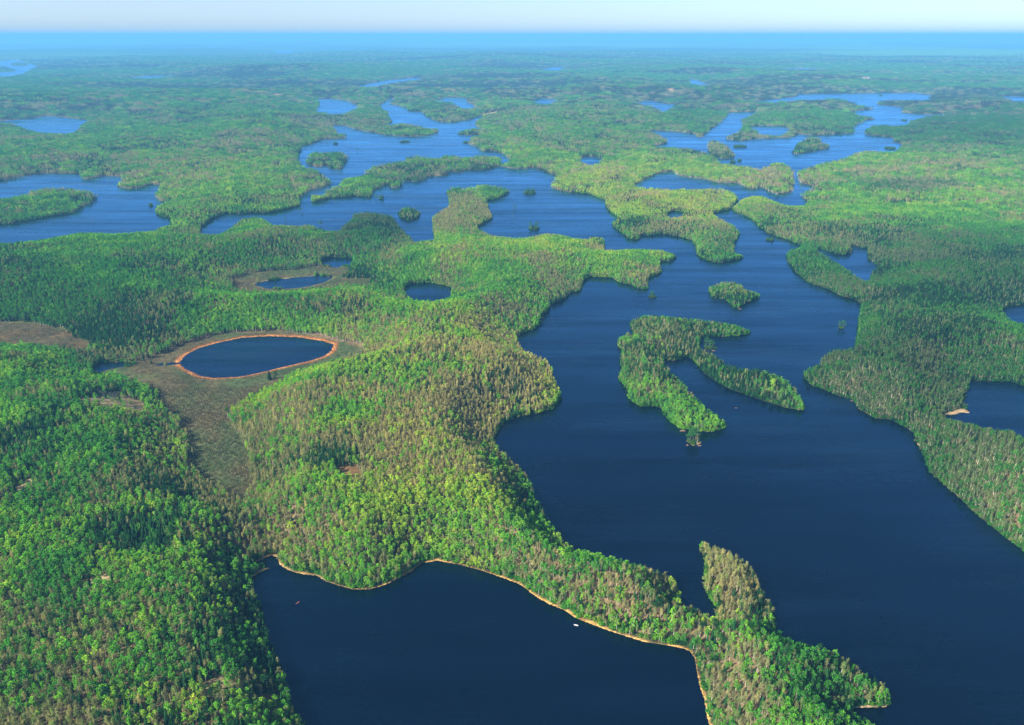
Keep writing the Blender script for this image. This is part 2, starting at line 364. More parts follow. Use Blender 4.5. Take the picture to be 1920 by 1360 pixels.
# cells near the ponds and lakes with the orange shore
def ring(m, cap):
    d = edt(m, cap)
    return np.where(d >= cap - .01, 1e5, d).astype(np.float32)
oval_ring = ring(lake_masks[4], 14)
front_ring = ring(lake_masks[3], 10)
other_ring = np.minimum(ring(lake_masks[5], 8), ring(lake_masks[6], 8))

# ------------------------------------------------------------------ materials
def nodes_of(name):
    m = bpy.data.materials.new(name)
    m.use_nodes = True
    nt = m.node_tree
    nt.nodes.clear()
    out = nt.nodes.new("ShaderNodeOutputMaterial")
    return m, nt, nt.nodes, nt.links, out

def foliage_material():
    m, nt, N, L, out = nodes_of("foliage")
    at = N.new("ShaderNodeAttribute"); at.attribute_type = 'INSTANCER'; at.attribute_name = "tint"
    geo = N.new("ShaderNodeNewGeometry")
    mr = N.new("ShaderNodeMapRange"); mr.inputs[3].default_value = 0.65; mr.inputs[4].default_value = 1.35
    L.new(geo.outputs["Random Per Island"], mr.inputs[0])
    mul = N.new("ShaderNodeVectorMath"); mul.operation = 'SCALE'
    L.new(at.outputs["Color"], mul.inputs[0]); L.new(mr.outputs[0], mul.inputs["Scale"])
    d = N.new("ShaderNodeBsdfDiffuse"); t = N.new("ShaderNodeBsdfTranslucent")
    L.new(mul.outputs[0], d.inputs[0]); L.new(mul.outputs[0], t.inputs[0])
    mx = N.new("ShaderNodeMixShader"); mx.inputs[0].default_value = 0.4
    L.new(d.outputs[0], mx.inputs[1]); L.new(t.outputs[0], mx.inputs[2])
    L.new(mx.outputs[0], out.inputs[0])
    return m
def bark_material(name, c1, c2, scale):
    m, nt, N, L, out = nodes_of(name)
    tc = N.new("ShaderNodeTexCoord")
    nz = N.new("ShaderNodeTexNoise"); nz.inputs["Scale"].default_value = scale; nz.inputs["Detail"].default_value = 4
    L.new(tc.outputs["Object"], nz.inputs[0])
    cr = N.new("ShaderNodeValToRGB")
    cr.color_ramp.elements[0].position = 0.38; cr.color_ramp.elements[0].color = (*c2, 1)
    cr.color_ramp.elements[1].position = 0.5; cr.color_ramp.elements[1].color = (*c1, 1)
    L.new(nz.outputs[0], cr.inputs[0])
    b = N.new("ShaderNodeBsdfDiffuse")
    L.new(cr.outputs[0], b.inputs[0]); L.new(b.outputs[0], out.inputs[0])
    return m
def ground_material():
    m, nt, N, L, out = nodes_of("forest_floor")
    at = N.new("ShaderNodeAttribute"); at.attribute_name = "cover"
    geo = N.new("ShaderNodeNewGeometry")
    n1 = N.new("ShaderNodeTexNoise"); n1.inputs["Scale"].default_value = 0.16; n1.inputs["Detail"].default_value = 6; n1.inputs["Roughness"].default_value = 0.7
    L.new(geo.outputs["Position"], n1.inputs[0])
    n2 = N.new("ShaderNodeTexNoise"); n2.inputs["Scale"].default_value = 0.02; n2.inputs["Detail"].default_value = 4
    L.new(geo.outputs["Position"], n2.inputs[0])
    mr = N.new("ShaderNodeMapRange"); mr.inputs[1].default_value = 0.3; mr.inputs[2].default_value = 0.7; mr.inputs[3].default_value = 0.55; mr.inputs[4].default_value = 1.5
    L.new(n1.outputs[0], mr.inputs[0])
    mr2 = N.new("ShaderNodeMapRange"); mr2.inputs[1].default_value = 0.3; mr2.inputs[2].default_value = 0.7; mr2.inputs[3].default_value = 0.75; mr2.inputs[4].default_value = 1.25
    L.new(n2.outputs[0], mr2.inputs[0])
    mm = N.new("ShaderNodeMath"); mm.operation = 'MULTIPLY'
    L.new(mr.outputs[0], mm.inputs[0]); L.new(mr2.outputs[0], mm.inputs[1])
    mul = N.new("ShaderNodeVectorMath"); mul.operation = 'SCALE'
    L.new(at.outputs["Color"], mul.inputs[0]); L.new(mm.outputs[0], mul.inputs["Scale"])
    b = N.new("ShaderNodeBsdfPrincipled"); b.inputs["Roughness"].default_value = 0.95
    b.inputs["Specular IOR Level"].default_value = 0.1
    L.new(mul.outputs[0], b.inputs["Base Color"])
    bp = N.new("ShaderNodeBump"); bp.inputs["Strength"].default_value = 0.6; bp.inputs["Distance"].default_value = 0.8
    L.new(n1.outputs[0], bp.inputs["Height"]); L.new(bp.outputs[0], b.inputs["Normal"])
    L.new(b.outputs[0], out.inputs[0])
    return m
def water_material():
    m, nt, N, L, out = nodes_of("lake_water")
    geo = N.new("ShaderNodeNewGeometry")
    mp = N.new("ShaderNodeMapping"); mp.inputs["Rotation"].default_value = (0, 0, math.radians(20)); mp.inputs["Scale"].default_value = (0.35, 1, 1)
    L.new(geo.outputs["Position"], mp.inputs[0])
    gust = N.new("ShaderNodeTexNoise"); gust.inputs["Scale"].default_value = 0.012; gust.inputs["Detail"].default_value = 5; gust.inputs["Roughness"].default_value = 0.62
    L.new(mp.outputs[0], gust.inputs[0])
    rr = N.new("ShaderNodeMapRange"); rr.inputs[1].default_value = 0.35; rr.inputs[2].default_value = 0.65; rr.inputs[3].default_value = 0.10; rr.inputs[4].default_value = 0.38
    L.new(gust.outputs[0], rr.inputs[0])
    wv = N.new("ShaderNodeTexNoise"); wv.inputs["Scale"].default_value = 0.35; wv.inputs["Detail"].default_value = 3
    L.new(geo.outputs["Position"], wv.inputs[0])
    bs = N.new("ShaderNodeMapRange"); bs.inputs[1].default_value = 0.35; bs.inputs[2].default_value = 0.65; bs.inputs[3].default_value = 0.04; bs.inputs[4].default_value = 0.5
    L.new(gust.outputs[0], bs.inputs[0])
    bp = N.new("ShaderNodeBump"); bp.inputs["Distance"].default_value = 0.6
    L.new(bs.outputs[0], bp.inputs["Strength"])
    L.new(wv.outputs[0], bp.inputs["Height"])
    deep = N.new("ShaderNodeBsdfDiffuse"); deep.inputs[0].default_value = (0.0001, 0.0020, 0.009, 1)
    gl = N.new("ShaderNodeBsdfGlossy"); gl.inputs[0].default_value = (0.30, 0.66, 1.0, 1)
    L.new(rr.outputs[0], gl.inputs["Roughness"]); L.new(bp.outputs[0], gl.inputs["Normal"])
    fr = N.new("ShaderNodeFresnel"); fr.inputs[0].default_value = 1.40
    L.new(bp.outputs[0], fr.inputs["Normal"])
    mx = N.new("ShaderNodeMixShader")
    mp2 = N.new("ShaderNodeMapping"); mp2.inputs["Rotation"].default_value = (0, 0, math.radians(12)); mp2.inputs["Scale"].default_value = (0.12, 1, 1)
    L.new(geo.outputs["Position"], mp2.inputs[0])
    st = N.new("ShaderNodeTexNoise"); st.inputs["Scale"].default_value = 0.022; st.inputs["Detail"].default_value = 6; st.inputs["Roughness"].default_value = 0.7
    L.new(mp2.outputs[0], st.inputs[0])
    sm = N.new("ShaderNodeMapRange"); sm.inputs[1].default_value = 0.32; sm.inputs[2].default_value = 0.70; sm.inputs[3].default_value = 1.0; sm.inputs[4].default_value = 2.5
    L.new(st.outputs[0], sm.inputs[0])
    fm = N.new("ShaderNodeMath"); fm.operation = 'MULTIPLY'; fm.use_clamp = True
    L.new(fr.outputs[0], fm.inputs[0]); L.new(sm.outputs[0], fm.inputs[1])
    L.new(fm.outputs[0], mx.inputs[0]); L.new(deep.outputs[0], mx.inputs[1]); L.new(gl.outputs[0], mx.inputs[2])
    L.new(mx.outputs[0], out.inputs[0])
    return m
def plain_material(name, c, rough=0.7, var=0.3, scale=2.0):
    m, nt, N, L, out = nodes_of(name)
    tc = N.new("ShaderNodeTexCoord")
    nz = N.new("ShaderNodeTexNoise"); nz.inputs["Scale"].default_value = scale; nz.inputs["Detail"].default_value = 4
    L.new(tc.outputs["Object"], nz.inputs[0])
    mr = N.new("ShaderNodeMapRange"); mr.inputs[3].default_value = 1 - var; mr.inputs[4].default_value = 1 + var
    L.new(nz.outputs[0], mr.inputs[0])
    mul = N.new("ShaderNodeVectorMath"); mul.operation = 'SCALE'; mul.inputs[0].default_value = c
    L.new(mr.outputs[0], mul.inputs["Scale"])
    b = N.new("ShaderNodeBsdfPrincipled"); b.inputs["Roughness"].default_value = rough
    L.new(mul.outputs[0], b.inputs["Base Color"]); L.new(b.outputs[0], out.inputs[0])
    return m
M_LEAF = foliage_material()
M_BIRCH = bark_material("birch_bark", (0.62, 0.57, 0.46), (0.28, 0.25, 0.19), 1.3)
M_DARKBARK = bark_material("conifer_bark", (0.16, 0.11, 0.075), (0.07, 0.05, 0.04), 1.0)
M_GROUND = ground_material()
M_WATER = water_material()
M_WHITE = plain_material("white_paint", (0.8, 0.78, 0.74), 0.5, 0.06)
M_ROOF = plain_material("grey_roof", (0.25, 0.22, 0.2), 0.8, 0.2)
M_RED = plain_material("red_hull", (0.42, 0.09, 0.05), 0.4, 0.1)
M_WOOD = plain_material("weathered_wood", (0.34, 0.29, 0.23), 0.8, 0.3)
M_ROCK = plain_material("shore_rock", (0.17, 0.105, 0.065), 0.9, 0.4, 0.8)
M_GLASS = plain_material("dark_window", (0.03, 0.035, 0.04), 0.15, 0.1)

# ------------------------------------------------------------------ terrain, islands, islets
own = isl.copy()
ow2 = own.copy()
for it in range(10):            # let each island own a strip of lake bed round it
    for ax, sh in ((0, 1), (0, -1), (1, 1), (1, -1)):
        r_ = np.roll(ow2, sh, ax)
        ow2 = np.where((ow2 == 0) & (r_ > 0) & ~land, r_, ow2)
own = ow2
rows = []
j = 0
while j < NV - 1:
    r = math.exp(V0 + j * DU)
    rows.append(j)
    j += 2 if r < 2600 else (3 if r < 6000 else (6 if r < 12000 else 10))
rows.append(NV - 1)
rows = np.array(rows)
cols = np.arange(0, NU, 2)
JJ, II = np.meshgrid(rows, cols, indexing='ij')
uG = U0 + DU * (II + 0.5); rG = np.exp(V0 + DU * (JJ + 0.5))
xG = rG * np.sin(uG); yG = rG * np.cos(uG)
sG = sdf[JJ, II]
zG = land_z(xG, yG, sG, rG)

def cover_color(x, y, JJ, II, s, r):
    n = fbm(x, y, 9, 3, 77)
    n2 = fbm(x, y, 60, 3, 78)
    d = s * DU * r
    c = np.empty(x.shape + (3,), np.float32)
    floor1 = np.array((0.150, 0.110, 0.058)); floor2 = np.array((0.075, 0.090, 0.032))
    t = sstep(0.35, 0.65, n2)[..., None]
    c[:] = floor1 * (1 - t) + floor2 * t
    wet = sstep(7.0, 2.0, d)[..., None]
    c = c * (1 - wet) + np.array((0.036, 0.044, 0.020)) * wet
    # shore: pale rock, sand and dead grass in patches
    shore = (sstep(2.4, 0.8, d) * sstep(2600, 900, r) * sstep(0.62, 0.78, fbm(x, y, 38, 3, 90)) * (s > -1.5))[..., None]
    c = c * (1 - shore) + np.array((0.38, 0.26, 0.13)) * shore
    fr = front_ring[JJ, II] * DU * r
    k = (sstep(2.0, 0.9, fr / (.05 + 1.6 * sstep(.3, .7, fbm(x, y, 26, 3, 87)))) * (s > -2))[..., None]
    c = c * (1 - k) + (np.array((0.48, 0.31, 0.10)) * (0.6 + 0.6 * n)[..., None]) * k
    ox = (fbm(x, y, 26, 3, 133) - .5) * 40; oy = (fbm(x, y, 26, 3, 135) - .5) * 46
    b = grid_at(bog_m, x + ox * .5, y + oy * .5) & (s > -1.5)
    tb = sstep(0.35, 0.65, fbm(x, y, 45, 4, 81))[..., None]
    bc = np.array((0.090, 0.078, 0.036)) * (1 - tb) + np.array((0.056, 0.084, 0.030)) * tb
    c[b] = bc[b]
    # left bog is rusty
    px, py = ground_pix(x, y)
    lb = (b & (px < 175) & (py < 680))
    rust = sstep(0.45, 0.6, fbm(x, y, 30, 3, 85))[..., None] * np.array((0.11, 0.080, 0.032)) + (1 - sstep(0.45, 0.6, fbm(x, y, 30, 3, 85)))[..., None] * np.array((0.07, 0.062, 0.030))
    c[lb] = rust[lb]
    ov = oval_ring[JJ, II] * DU * r
    wr = 1.5 + 9 * fbm(x, y, 28, 3, 83)
    k = (sstep(1.0, 0.6, ov / wr) * (s > -2))[..., None]
    c = c * (1 - k) + (np.array((0.52, 0.245, 0.085)) * (0.65 + 0.7 * n)[..., None]) * k
    ob = other_ring[JJ, II] * DU * r
    k = (sstep(6.0, 2.0, ob) * 0.6 * (s > -2) * bog_m[JJ, II])[..., None]
    c = c * (1 - k) + np.array((0.24, 0.19, 0.06)) * k
    c[grid_at(rock_m, x + ox, y + oy) & (s > 1)] = (0.32, 0.25, 0.135)
    c[grid_at(gap_m, x + ox * .6, y + oy * .6) & (s > 1)] = (0.17, 0.10, 0.045)
    c[pit_m[JJ, II]] = (0.33, 0.24, 0.13)
    # far plain: canopy itself seen as ground cover
    fx = fbm(x * .6, y, 700, 4, 95)
    fx = .65 * fx + .35 * fbm(x * .5, y, 2600, 3, 97)
    kf = sstep(11000, 19000, r)
    fx = fx * (1 - kf) + kf * (.5 + .8 * (fbm(x * .6, y, 6000, 5, 99) - .5))
    can = np.array((0.036, 0.105, 0.026)) * (1 - sstep(.42, .62, fx))[..., None] + np.array((0.125, 0.300, 0.045)) * sstep(.42, .62, fx)[..., None]
    k = (sstep(8000, 12500, r) * (s > 0))[..., None]
    c = c * (1 - k) + can * k
    bed = (s < -1.5)
    c[bed] = (0.02, 0.02, 0.014)
    return c
cG = cover_color(xG, yG, JJ, II, sG, rG)
vG = np.stack([xG, yG, zG], -1).reshape(-1, 3)
cG = np.concatenate([cG.reshape(-1, 3), np.ones((vG.shape[0], 1), np.float32)], 1).astype(np.float32)
nr, nc = len(rows), len(cols)
a = (np.arange(nr - 1)[:, None] * nc + np.arange(nc - 1)[None, :]).ravel()
quads = np.stack([a, a + 1, a + nc + 1, a + nc], 1)
ownG = own[JJ, II].ravel()
qo = ownG[quads].max(axis=1)
def land_object(name, sel):
    f = quads[sel]
    ids, inv = np.unique(f, return_inverse=True)
    me = new_mesh(name, vG[ids], inv.reshape(f.shape), [M_GROUND], smooth=True)
    ca = me.color_attributes.new("cover", 'FLOAT_COLOR', 'POINT')
    ca.data.foreach_set("color", cG[ids].ravel())
    return link(name, me)
tag(land_object("ground", qo == 0), "rolling forest ground with bogs and pale shores reaching the horizon", kind="structure")
for k, (lb, p_) in enumerate(ISLANDS):
    if (qo == k + 1).any(): tag(land_object("island", qo == k + 1), lb, kind="structure")
for k, it in enumerate(ISLETS):
    if (qo == 100 + k).any(): tag(land_object("islet", qo == 100 + k), it[4], kind="structure")

# ------------------------------------------------------------------ lakes: one sheet each, reaching a little under their shores
taken = np.zeros((NV, NU), bool)
lake_id = np.zeros((NV, NU), np.int16)
for k, m in enumerate(lake_masks): lake_id[m & (lake_id == 0)] = k + 1
def spread(a, n):
    for it in range(n):
        for ax, sh in ((0, 1), (0, -1), (1, 1), (1, -1)):
            r_ = np.roll(a, sh, ax)
            a = np.where((a == 0) & (r_ > 0), r_, a)
    return a
lake_id = spread(lake_id, 5)
# hidden lake beds behind near canopies
for it in range(30):
    r_ = np.roll(lake_id, -1, 0)
    lake_id = np.where((lake_id == 0) & ~land & (r_ > 0), r_, lake_id)
lake_id = spread(lake_id, 3)
STEP = 3
lj = np.arange(0, NV, STEP); li = np.arange(0, NU, STEP)
LJ, LI = np.meshgrid(lj, li, indexing='ij')
ul = U0 + DU * (LI + 0.5); rl = np.exp(V0 + DU * (LJ + 0.5))
vL = np.stack([rl * np.sin(ul), rl * np.cos(ul), np.zeros_like(rl)], -1).reshape(-1, 3)
ncl = len(li)
a = (np.arange(len(lj) - 1)[:, None] * ncl + np.arange(ncl - 1)[None, :]).ravel()
ql = np.stack([a, a + 1, a + ncl + 1, a + ncl], 1)
lid = lake_id[LJ, LI].ravel()
# islands sit in the lake: sheet runs on beneath them
ilm = (isl[LJ, LI].ravel() > 0) & (lid == 0)
lid[ilm] = 1
lid2 = lid[ql]
qlid = np.where((lid2 > 0).sum(1) >= 3, lid2.max(1), 0)
for k, (nm, lb, p_) in enumerate(LAKES):
    f = ql[qlid == k + 1]
    if not len(f): continue
    ids, inv = np.unique(f, return_inverse=True)
    me = new_mesh(nm, vL[ids], inv.reshape(f.shape), [M_WATER], smooth=True)
    tag(link(nm, me), lb, kind="structure")

# ------------------------------------------------------------------ tree shapes
class TB:
    def __init__(self): self.v = []; self.f = []; self.m = []
    def tube(self, pts, rads, n=4, m=0):
        base = len(self.v)
        for (p, r) in zip(pts, rads):
            for k in range(n):
                a = 2 * math.pi * k / n
                self.v.append((p[0] + r * math.cos(a), p[1] + r * math.sin(a), p[2]))
        for i in range(len(pts) - 1):
            for k in range(n):
                k2 = (k + 1) % n
                self.f.append((base + i * n + k, base + i * n + k2, base + (i + 1) * n + k2, base + (i + 1) * n + k)); self.m.append(m)
    def quad(self, c, s, R, m=1, asp=1.0):
        a = np.array([R.gauss(0, 1) for _ in range(3)]); a /= np.linalg.norm(a) + 1e-6
        b = np.array([R.gauss(0, 1) for _ in range(3)]); b -= a * a.dot(b); b /= np.linalg.norm(b) + 1e-6
        a = a * s; b = b * s * asp
        i = len(self.v); c = np.array(c)
        for w in ((-1, -.3), (0.1, -1), (1, .25), (-.15, 1)): self.v.append(tuple(c + a * w[0] + b * w[1]))
        self.f.append((i, i + 1, i + 2, i + 3)); self.m.append(m)
    def tri(self, p, q, w, m=1):
        p = np.array(p); q = np.array(q)
        d = q - p; s = np.cross(d, (0.3, 0.5, 0.9)); s = s / (np.linalg.norm(s) + 1e-6) * w
        i = len(self.v)
        self.v += [tuple(p - s), tuple(p + s), tuple(q)]
        self.f.append((i, i + 1, i + 2)); self.m.append(m)
    def add(self, o, dx, dy, sc, rot):
        c, s = math.cos(rot), math.sin(rot)
        b = len(self.v)
        for x, y, z in o.v: self.v.append((dx + sc * (x * c - y * s), dy + sc * (x * s + y * c), z * sc))
        for f in o.f: self.f.append(tuple(i + b for i in f))
        self.m += o.m
    def mesh(self, name, mats, only=None):
        if only is None: return new_mesh(name, self.v, self.f, mats, self.m)
        fs = [f for f, m in zip(self.f, self.m) if m == only]
        ids = sorted({i for f in fs for i in f}); mp = {i: k for k, i in enumerate(ids)}
        return new_mesh(name, [self.v[i] for i in ids], [tuple(mp[i] for i in f) for f in fs], mats)

def aspen(seed, det=1.0):
    R = random.Random(seed); t = TB(); H = 14.0
    bx, by = R.uniform(-.5, .5), R.uniform(-.5, .5)
    t.tube([(0, 0, -0.6), (bx * .4, by * .4, H * .45), (bx, by, H * .9)], [0.19, 0.15, 0.04], 5 if det > .6 else 3)
    W = R.uniform(2.0, 2.9); z0 = R.uniform(.36, .5) * H
    nb = int(14 * det) + 4
    for k in range(nb):
        f = (k + .5) / nb
        z = z0 + (H - z0) * f
        prof = math.sin(math.pi * min(1, (f * .86 + .12))) ** .7
        an = R.uniform(0, 6.28); rr = W * prof * math.sqrt(R.uniform(.1, 1))
        c = (bx * z / H + rr * math.cos(an), by * z / H + rr * math.sin(an), z + R.uniform(-.5, .4))
        if det > .6 and k % 2 == 0:
            t.tube([(bx * .5, by * .5, c[2] - 1.6), c], [0.06, 0.015], 3)
        n = int(11 * det) + 3
        cr = R.uniform(.7, 1.15)
        for q in range(n):
            t.quad((c[0] + R.gauss(0, .55) * cr, c[1] + R.gauss(0, .55) * cr, c[2] + R.gauss(0, .5) * cr), R.uniform(.28, .5) / math.sqrt(det), R)
    return t
def birch(seed, det=1.0):
    R = random.Random(seed); t = TB(); H = 13.5
    stems = 2 if R.random() < .35 else 1
    for sidx in range(stems):
        bx, by = R.uniform(-1, 1), R.uniform(-1, 1)
        t.tube([(0.2 * sidx, 0, -0.6), (bx * .3, by * .3, H * .4), (bx, by, H * .93)], [0.19, 0.15, 0.03], 5 if det > .6 else 3)
        W = R.uniform(1.5, 2.3); nb = int(13 * det / stems) + 5
        for k in range(nb):
            f = (k + .5) / nb; z = H * (.42 + .55 * f)
            an = R.uniform(0, 6.28); rr = W * (1.05 - .75 * f) * R.uniform(.5, 1)
            p = (bx * z / H, by * z / H, z - 1.2)
            c = (p[0] + rr * math.cos(an), p[1] + rr * math.sin(an), z + R.uniform(.2, 1.2))
            t.tri(p, c, .06, 0)
            for q in range(int(9 * det) + 3):
                e = (c[0] + R.gauss(0, .65), c[1] + R.gauss(0, .65), c[2] + R.gauss(.25, .7))
                s_ = tuple(p[i] + (c[i] - p[i]) * R.uniform(.4, 1) for i in range(3))
                t.tri(s_, e, R.uniform(.09, .18) / math.sqrt(det), 1)
            for q in range(int(7 * det) + 1):
                t.quad((c[0] + R.gauss(0, .6), c[1] + R.gauss(0, .6), c[2] + R.gauss(0, .6)), R.uniform(.15, .28) / math.sqrt(det), R)
    return t
def spruce(seed, det=1.0):
    R = random.Random(seed); t = TB(); H = 14.5
    t.tube([(0, 0, -.6), (0, 0, H * .97)], [.2, .03], 5 if det > .6 else 3)
    W = R.uniform(1.5, 2.1); nt = int(11 * det) + 4; nb = int(8 * det) + 4
    for k in range(nt):
        f = k / nt; z = H * (.14 + .85 * f); rr = W * (1 - f) ** .8 + .15
        for q in range(nb):
            an = 6.283 * (q + R.random()) / nb
            r_ = rr * R.uniform(.65, 1.1)
            p = (0.02 * math.cos(an), 0.02 * math.sin(an), z + .35)
            e = (r_ * math.cos(an), r_ * math.sin(an), z - .35 * r_ + R.uniform(-.2, .2))
            i = len(t.v); w = .42 * r_ / math.sqrt(det) + .12
            dx, dy = -math.sin(an) * w, math.cos(an) * w
            mx_, my_ = e[0] * .6, e[1] * .6
            t.v += [p, (mx_ + dx, my_ + dy, (p[2] + e[2]) / 2 - .25), e, (mx_ - dx, my_ - dy, (p[2] + e[2]) / 2 - .25)]
            t.f += [(i, i + 1, i + 2), (i, i + 2, i + 3)]; t.m += [1, 1]
    return t
def pine(seed, det=1.0):
    R = random.Random(seed); t = TB(); H = 15.0
    bx, by = R.uniform(-.6, .6), R.uniform(-.6, .6)
    t.tube([(0, 0, -.6), (bx * .5, by * .5, H * .5), (bx, by, H * .95)], [.26, .19, .05], 5)
    for k in range(12):
        z = H * (.38 + .6 * k / 12); an = R.uniform(0, 6.28); rr = R.uniform(.8, 2.6) * (1.15 - .75 * k / 12)
        c = (bx * z / H + rr * math.cos(an), by * z / H + rr * math.sin(an), z + .3)
        t.tube([(bx * z / H, by * z / H, z - .4), c], [.07, .02], 3)
        for q in range(24):
            t.quad((c[0] + R.gauss(0, .8), c[1] + R.gauss(0, .8), c[2] + R.gauss(.1, .35)), R.uniform(.35, .6), R, asp=.6)
    return t
def shrub(seed, det=1.0):
    R = random.Random(seed); t = TB()
    for k in range(7):
        e = (R.gauss(0, .5), R.gauss(0, .5), R.uniform(.7, 1.8)); t.tri((R.gauss(0, .15), R.gauss(0, .15), -.2), e, .04, 0)
        for q in range(5): t.quad((e[0] + R.gauss(0, .25), e[1] + R.gauss(0, .25), e[2] * R.uniform(.6, 1.05)), R.uniform(.12, .22), R)
    return t
def tuft(seed, det=1.0):
    R = random.Random(seed); t = TB()
    for k in range(16):
        b = (R.gauss(0, .5), R.gauss(0, .5), -.05)
        t.tri(b, (b[0] + R.gauss(0, .25), b[1] + R.gauss(0, .25), R.uniform(.4, 1.0)), .06, 1)
    return t
def bush(seed, det=1.0):
    R = random.Random(seed); t = TB()
    for k in range(12):
        an = R.uniform(0, 6.28); rr = 1.5 * math.sqrt(R.random()); h = R.uniform(.3, 1) * 3.0 * (1 - .25 * (rr / 1.5) ** 2)
        c = (rr * math.cos(an), rr * math.sin(an), h)
        t.tri((rr * .2 * math.cos(an), rr * .2 * math.sin(an), -.3), c, .04, 0)
        for q in range(9):
            t.quad((c[0] + R.gauss(0, .4), c[1] + R.gauss(0, .4), max(.05, c[2] * R.uniform(.35, 1.1))), R.uniform(.25, .45), R)
    return t
def grove(fn, seed, n, rad, det):
    R = random.Random(seed); t = TB()
    base = [fn(seed * 7 + q, det) for q in range(3)]
    for k in range(n):
        for tries in range(8):
            x, y = R.uniform(-rad, rad), R.uniform(-rad, rad)
            if x * x + y * y < rad * rad: break
        t.add(base[k % 3], x, y, R.uniform(.72, 1.1), R.uniform(0, 6.28))
    return t

protos = bpy.data.collections.new("tree_kinds")         # kept out of the scene, only instanced
def proto(idx, t, mats):
    o = bpy.data.objects.new("kind_%02d" % idx, t.mesh("kind_%02d" % idx, mats))
    protos.objects.link(o)
BIR = [M_BIRCH, M_LEAF]; DAR = [M_DARKBARK, M_LEAF]
asp_t = [aspen(100 + k) for k in range(5)]; bir_t = [birch(200 + k) for k in range(5)]
spr_t = [spruce(300 + k) for k in range(3)]; pin_t = [pine(400 + k) for k in range(2)]
i_ = 0
for t in asp_t: proto(i_, t, BIR); i_ += 1            # 0-4
for t in bir_t: proto(i_, t, BIR); i_ += 1            # 5-9
for t in spr_t + pin_t: proto(i_, t, DAR); i_ += 1    # 10-14
for fn, mt in ((aspen, BIR), (birch, BIR), (spruce, DAR)):          # 15-17, 18-20, 21-23 groves
    for k in range(3): proto(i_, grove(fn, 500 + i_, 7, 7.2, .32), mt); i_ += 1
for fn, mt in ((aspen, BIR), (birch, BIR), (spruce, DAR)):          # 24-25, 26-27, 28-29 wide stands
    for k in range(2): proto(i_, grove(fn, 600 + i_, 34, 21, .12), mt); i_ += 1
for k in range(2): proto(i_, shrub(700 + k), DAR); i_ += 1          # 30-31
for k in range(2): proto(i_, tuft(720 + k), BIR); i_ += 1           # 32-33
for k in range(2): proto(i_, bush(740 + k), DAR); i_ += 1           # 34-35

ng = bpy.data.node_groups.new("plant_points", 'GeometryNodeTree')
ng.interface.new_socket("Geometry", in_out='INPUT', socket_type='NodeSocketGeometry')
ng.interface.new_socket("Geometry", in_out='OUTPUT', socket_type='NodeSocketGeometry')
gi = ng.nodes.new("NodeGroupInput"); go = ng.nodes.new("NodeGroupOutput")
iop = ng.nodes.new("GeometryNodeInstanceOnPoints")
ci = ng.nodes.new("GeometryNodeCollectionInfo")
ci.inputs["Collection"].default_value = protos
ci.inputs["Separate Children"].default_value = True
ci.inputs["Reset Children"].default_value = True
def named(nm, ty):
    n = ng.nodes.new("GeometryNodeInputNamedAttribute"); n.data_type = ty; n.inputs[0].default_value = nm
    return n.outputs[0]
ng.links.new(gi.outputs[0], iop.inputs["Points"])
ng.links.new(ci.outputs[0], iop.inputs["Instance"])
iop.inputs["Pick Instance"].default_value = True
ng.links.new(named("kind_index", 'INT'), iop.inputs["Instance Index"])
ng.links.new(named("turn", 'FLOAT_VECTOR'), iop.inputs["Rotation"])
ng.links.new(named("size", 'FLOAT_VECTOR'), iop.inputs["Scale"])
ng.links.new(iop.outputs[0], go.inputs[0])

def plant(name, label, pos, kind, size, tint, turn=None, cat=None):
    n = len(pos)
    if n == 0: return
    me = bpy.data.meshes.new(name)
    me.vertices.add(n); me.vertices.foreach_set("co", pos.astype(np.float32).ravel())
    a = me.attributes.new("kind_index", 'INT', 'POINT'); a.data.foreach_set("value", kind.astype(np.int32))
    a = me.attributes.new("size", 'FLOAT_VECTOR', 'POINT'); a.data.foreach_set("vector", size.astype(np.float32).ravel())
    a = me.attributes.new("turn", 'FLOAT_VECTOR', 'POINT')
    tv = np.zeros((n, 3), np.float32); tv[:, 2] = rng.uniform(0, 6.283, n); tv[:, :2] = rng.normal(0, .04, (n, 2))
    a.data.foreach_set("vector", tv.ravel())
    a = me.attributes.new("tint", 'FLOAT_COLOR', 'POINT')
    a.data.foreach_set("color", np.concatenate([tint, np.ones((n, 1))], 1).astype(np.float32).ravel())
    o = link(name, me)
    md = o.modifiers.new("plant", 'NODES'); md.node_group = ng
    tag(o, label, kind="stuff")
    return o

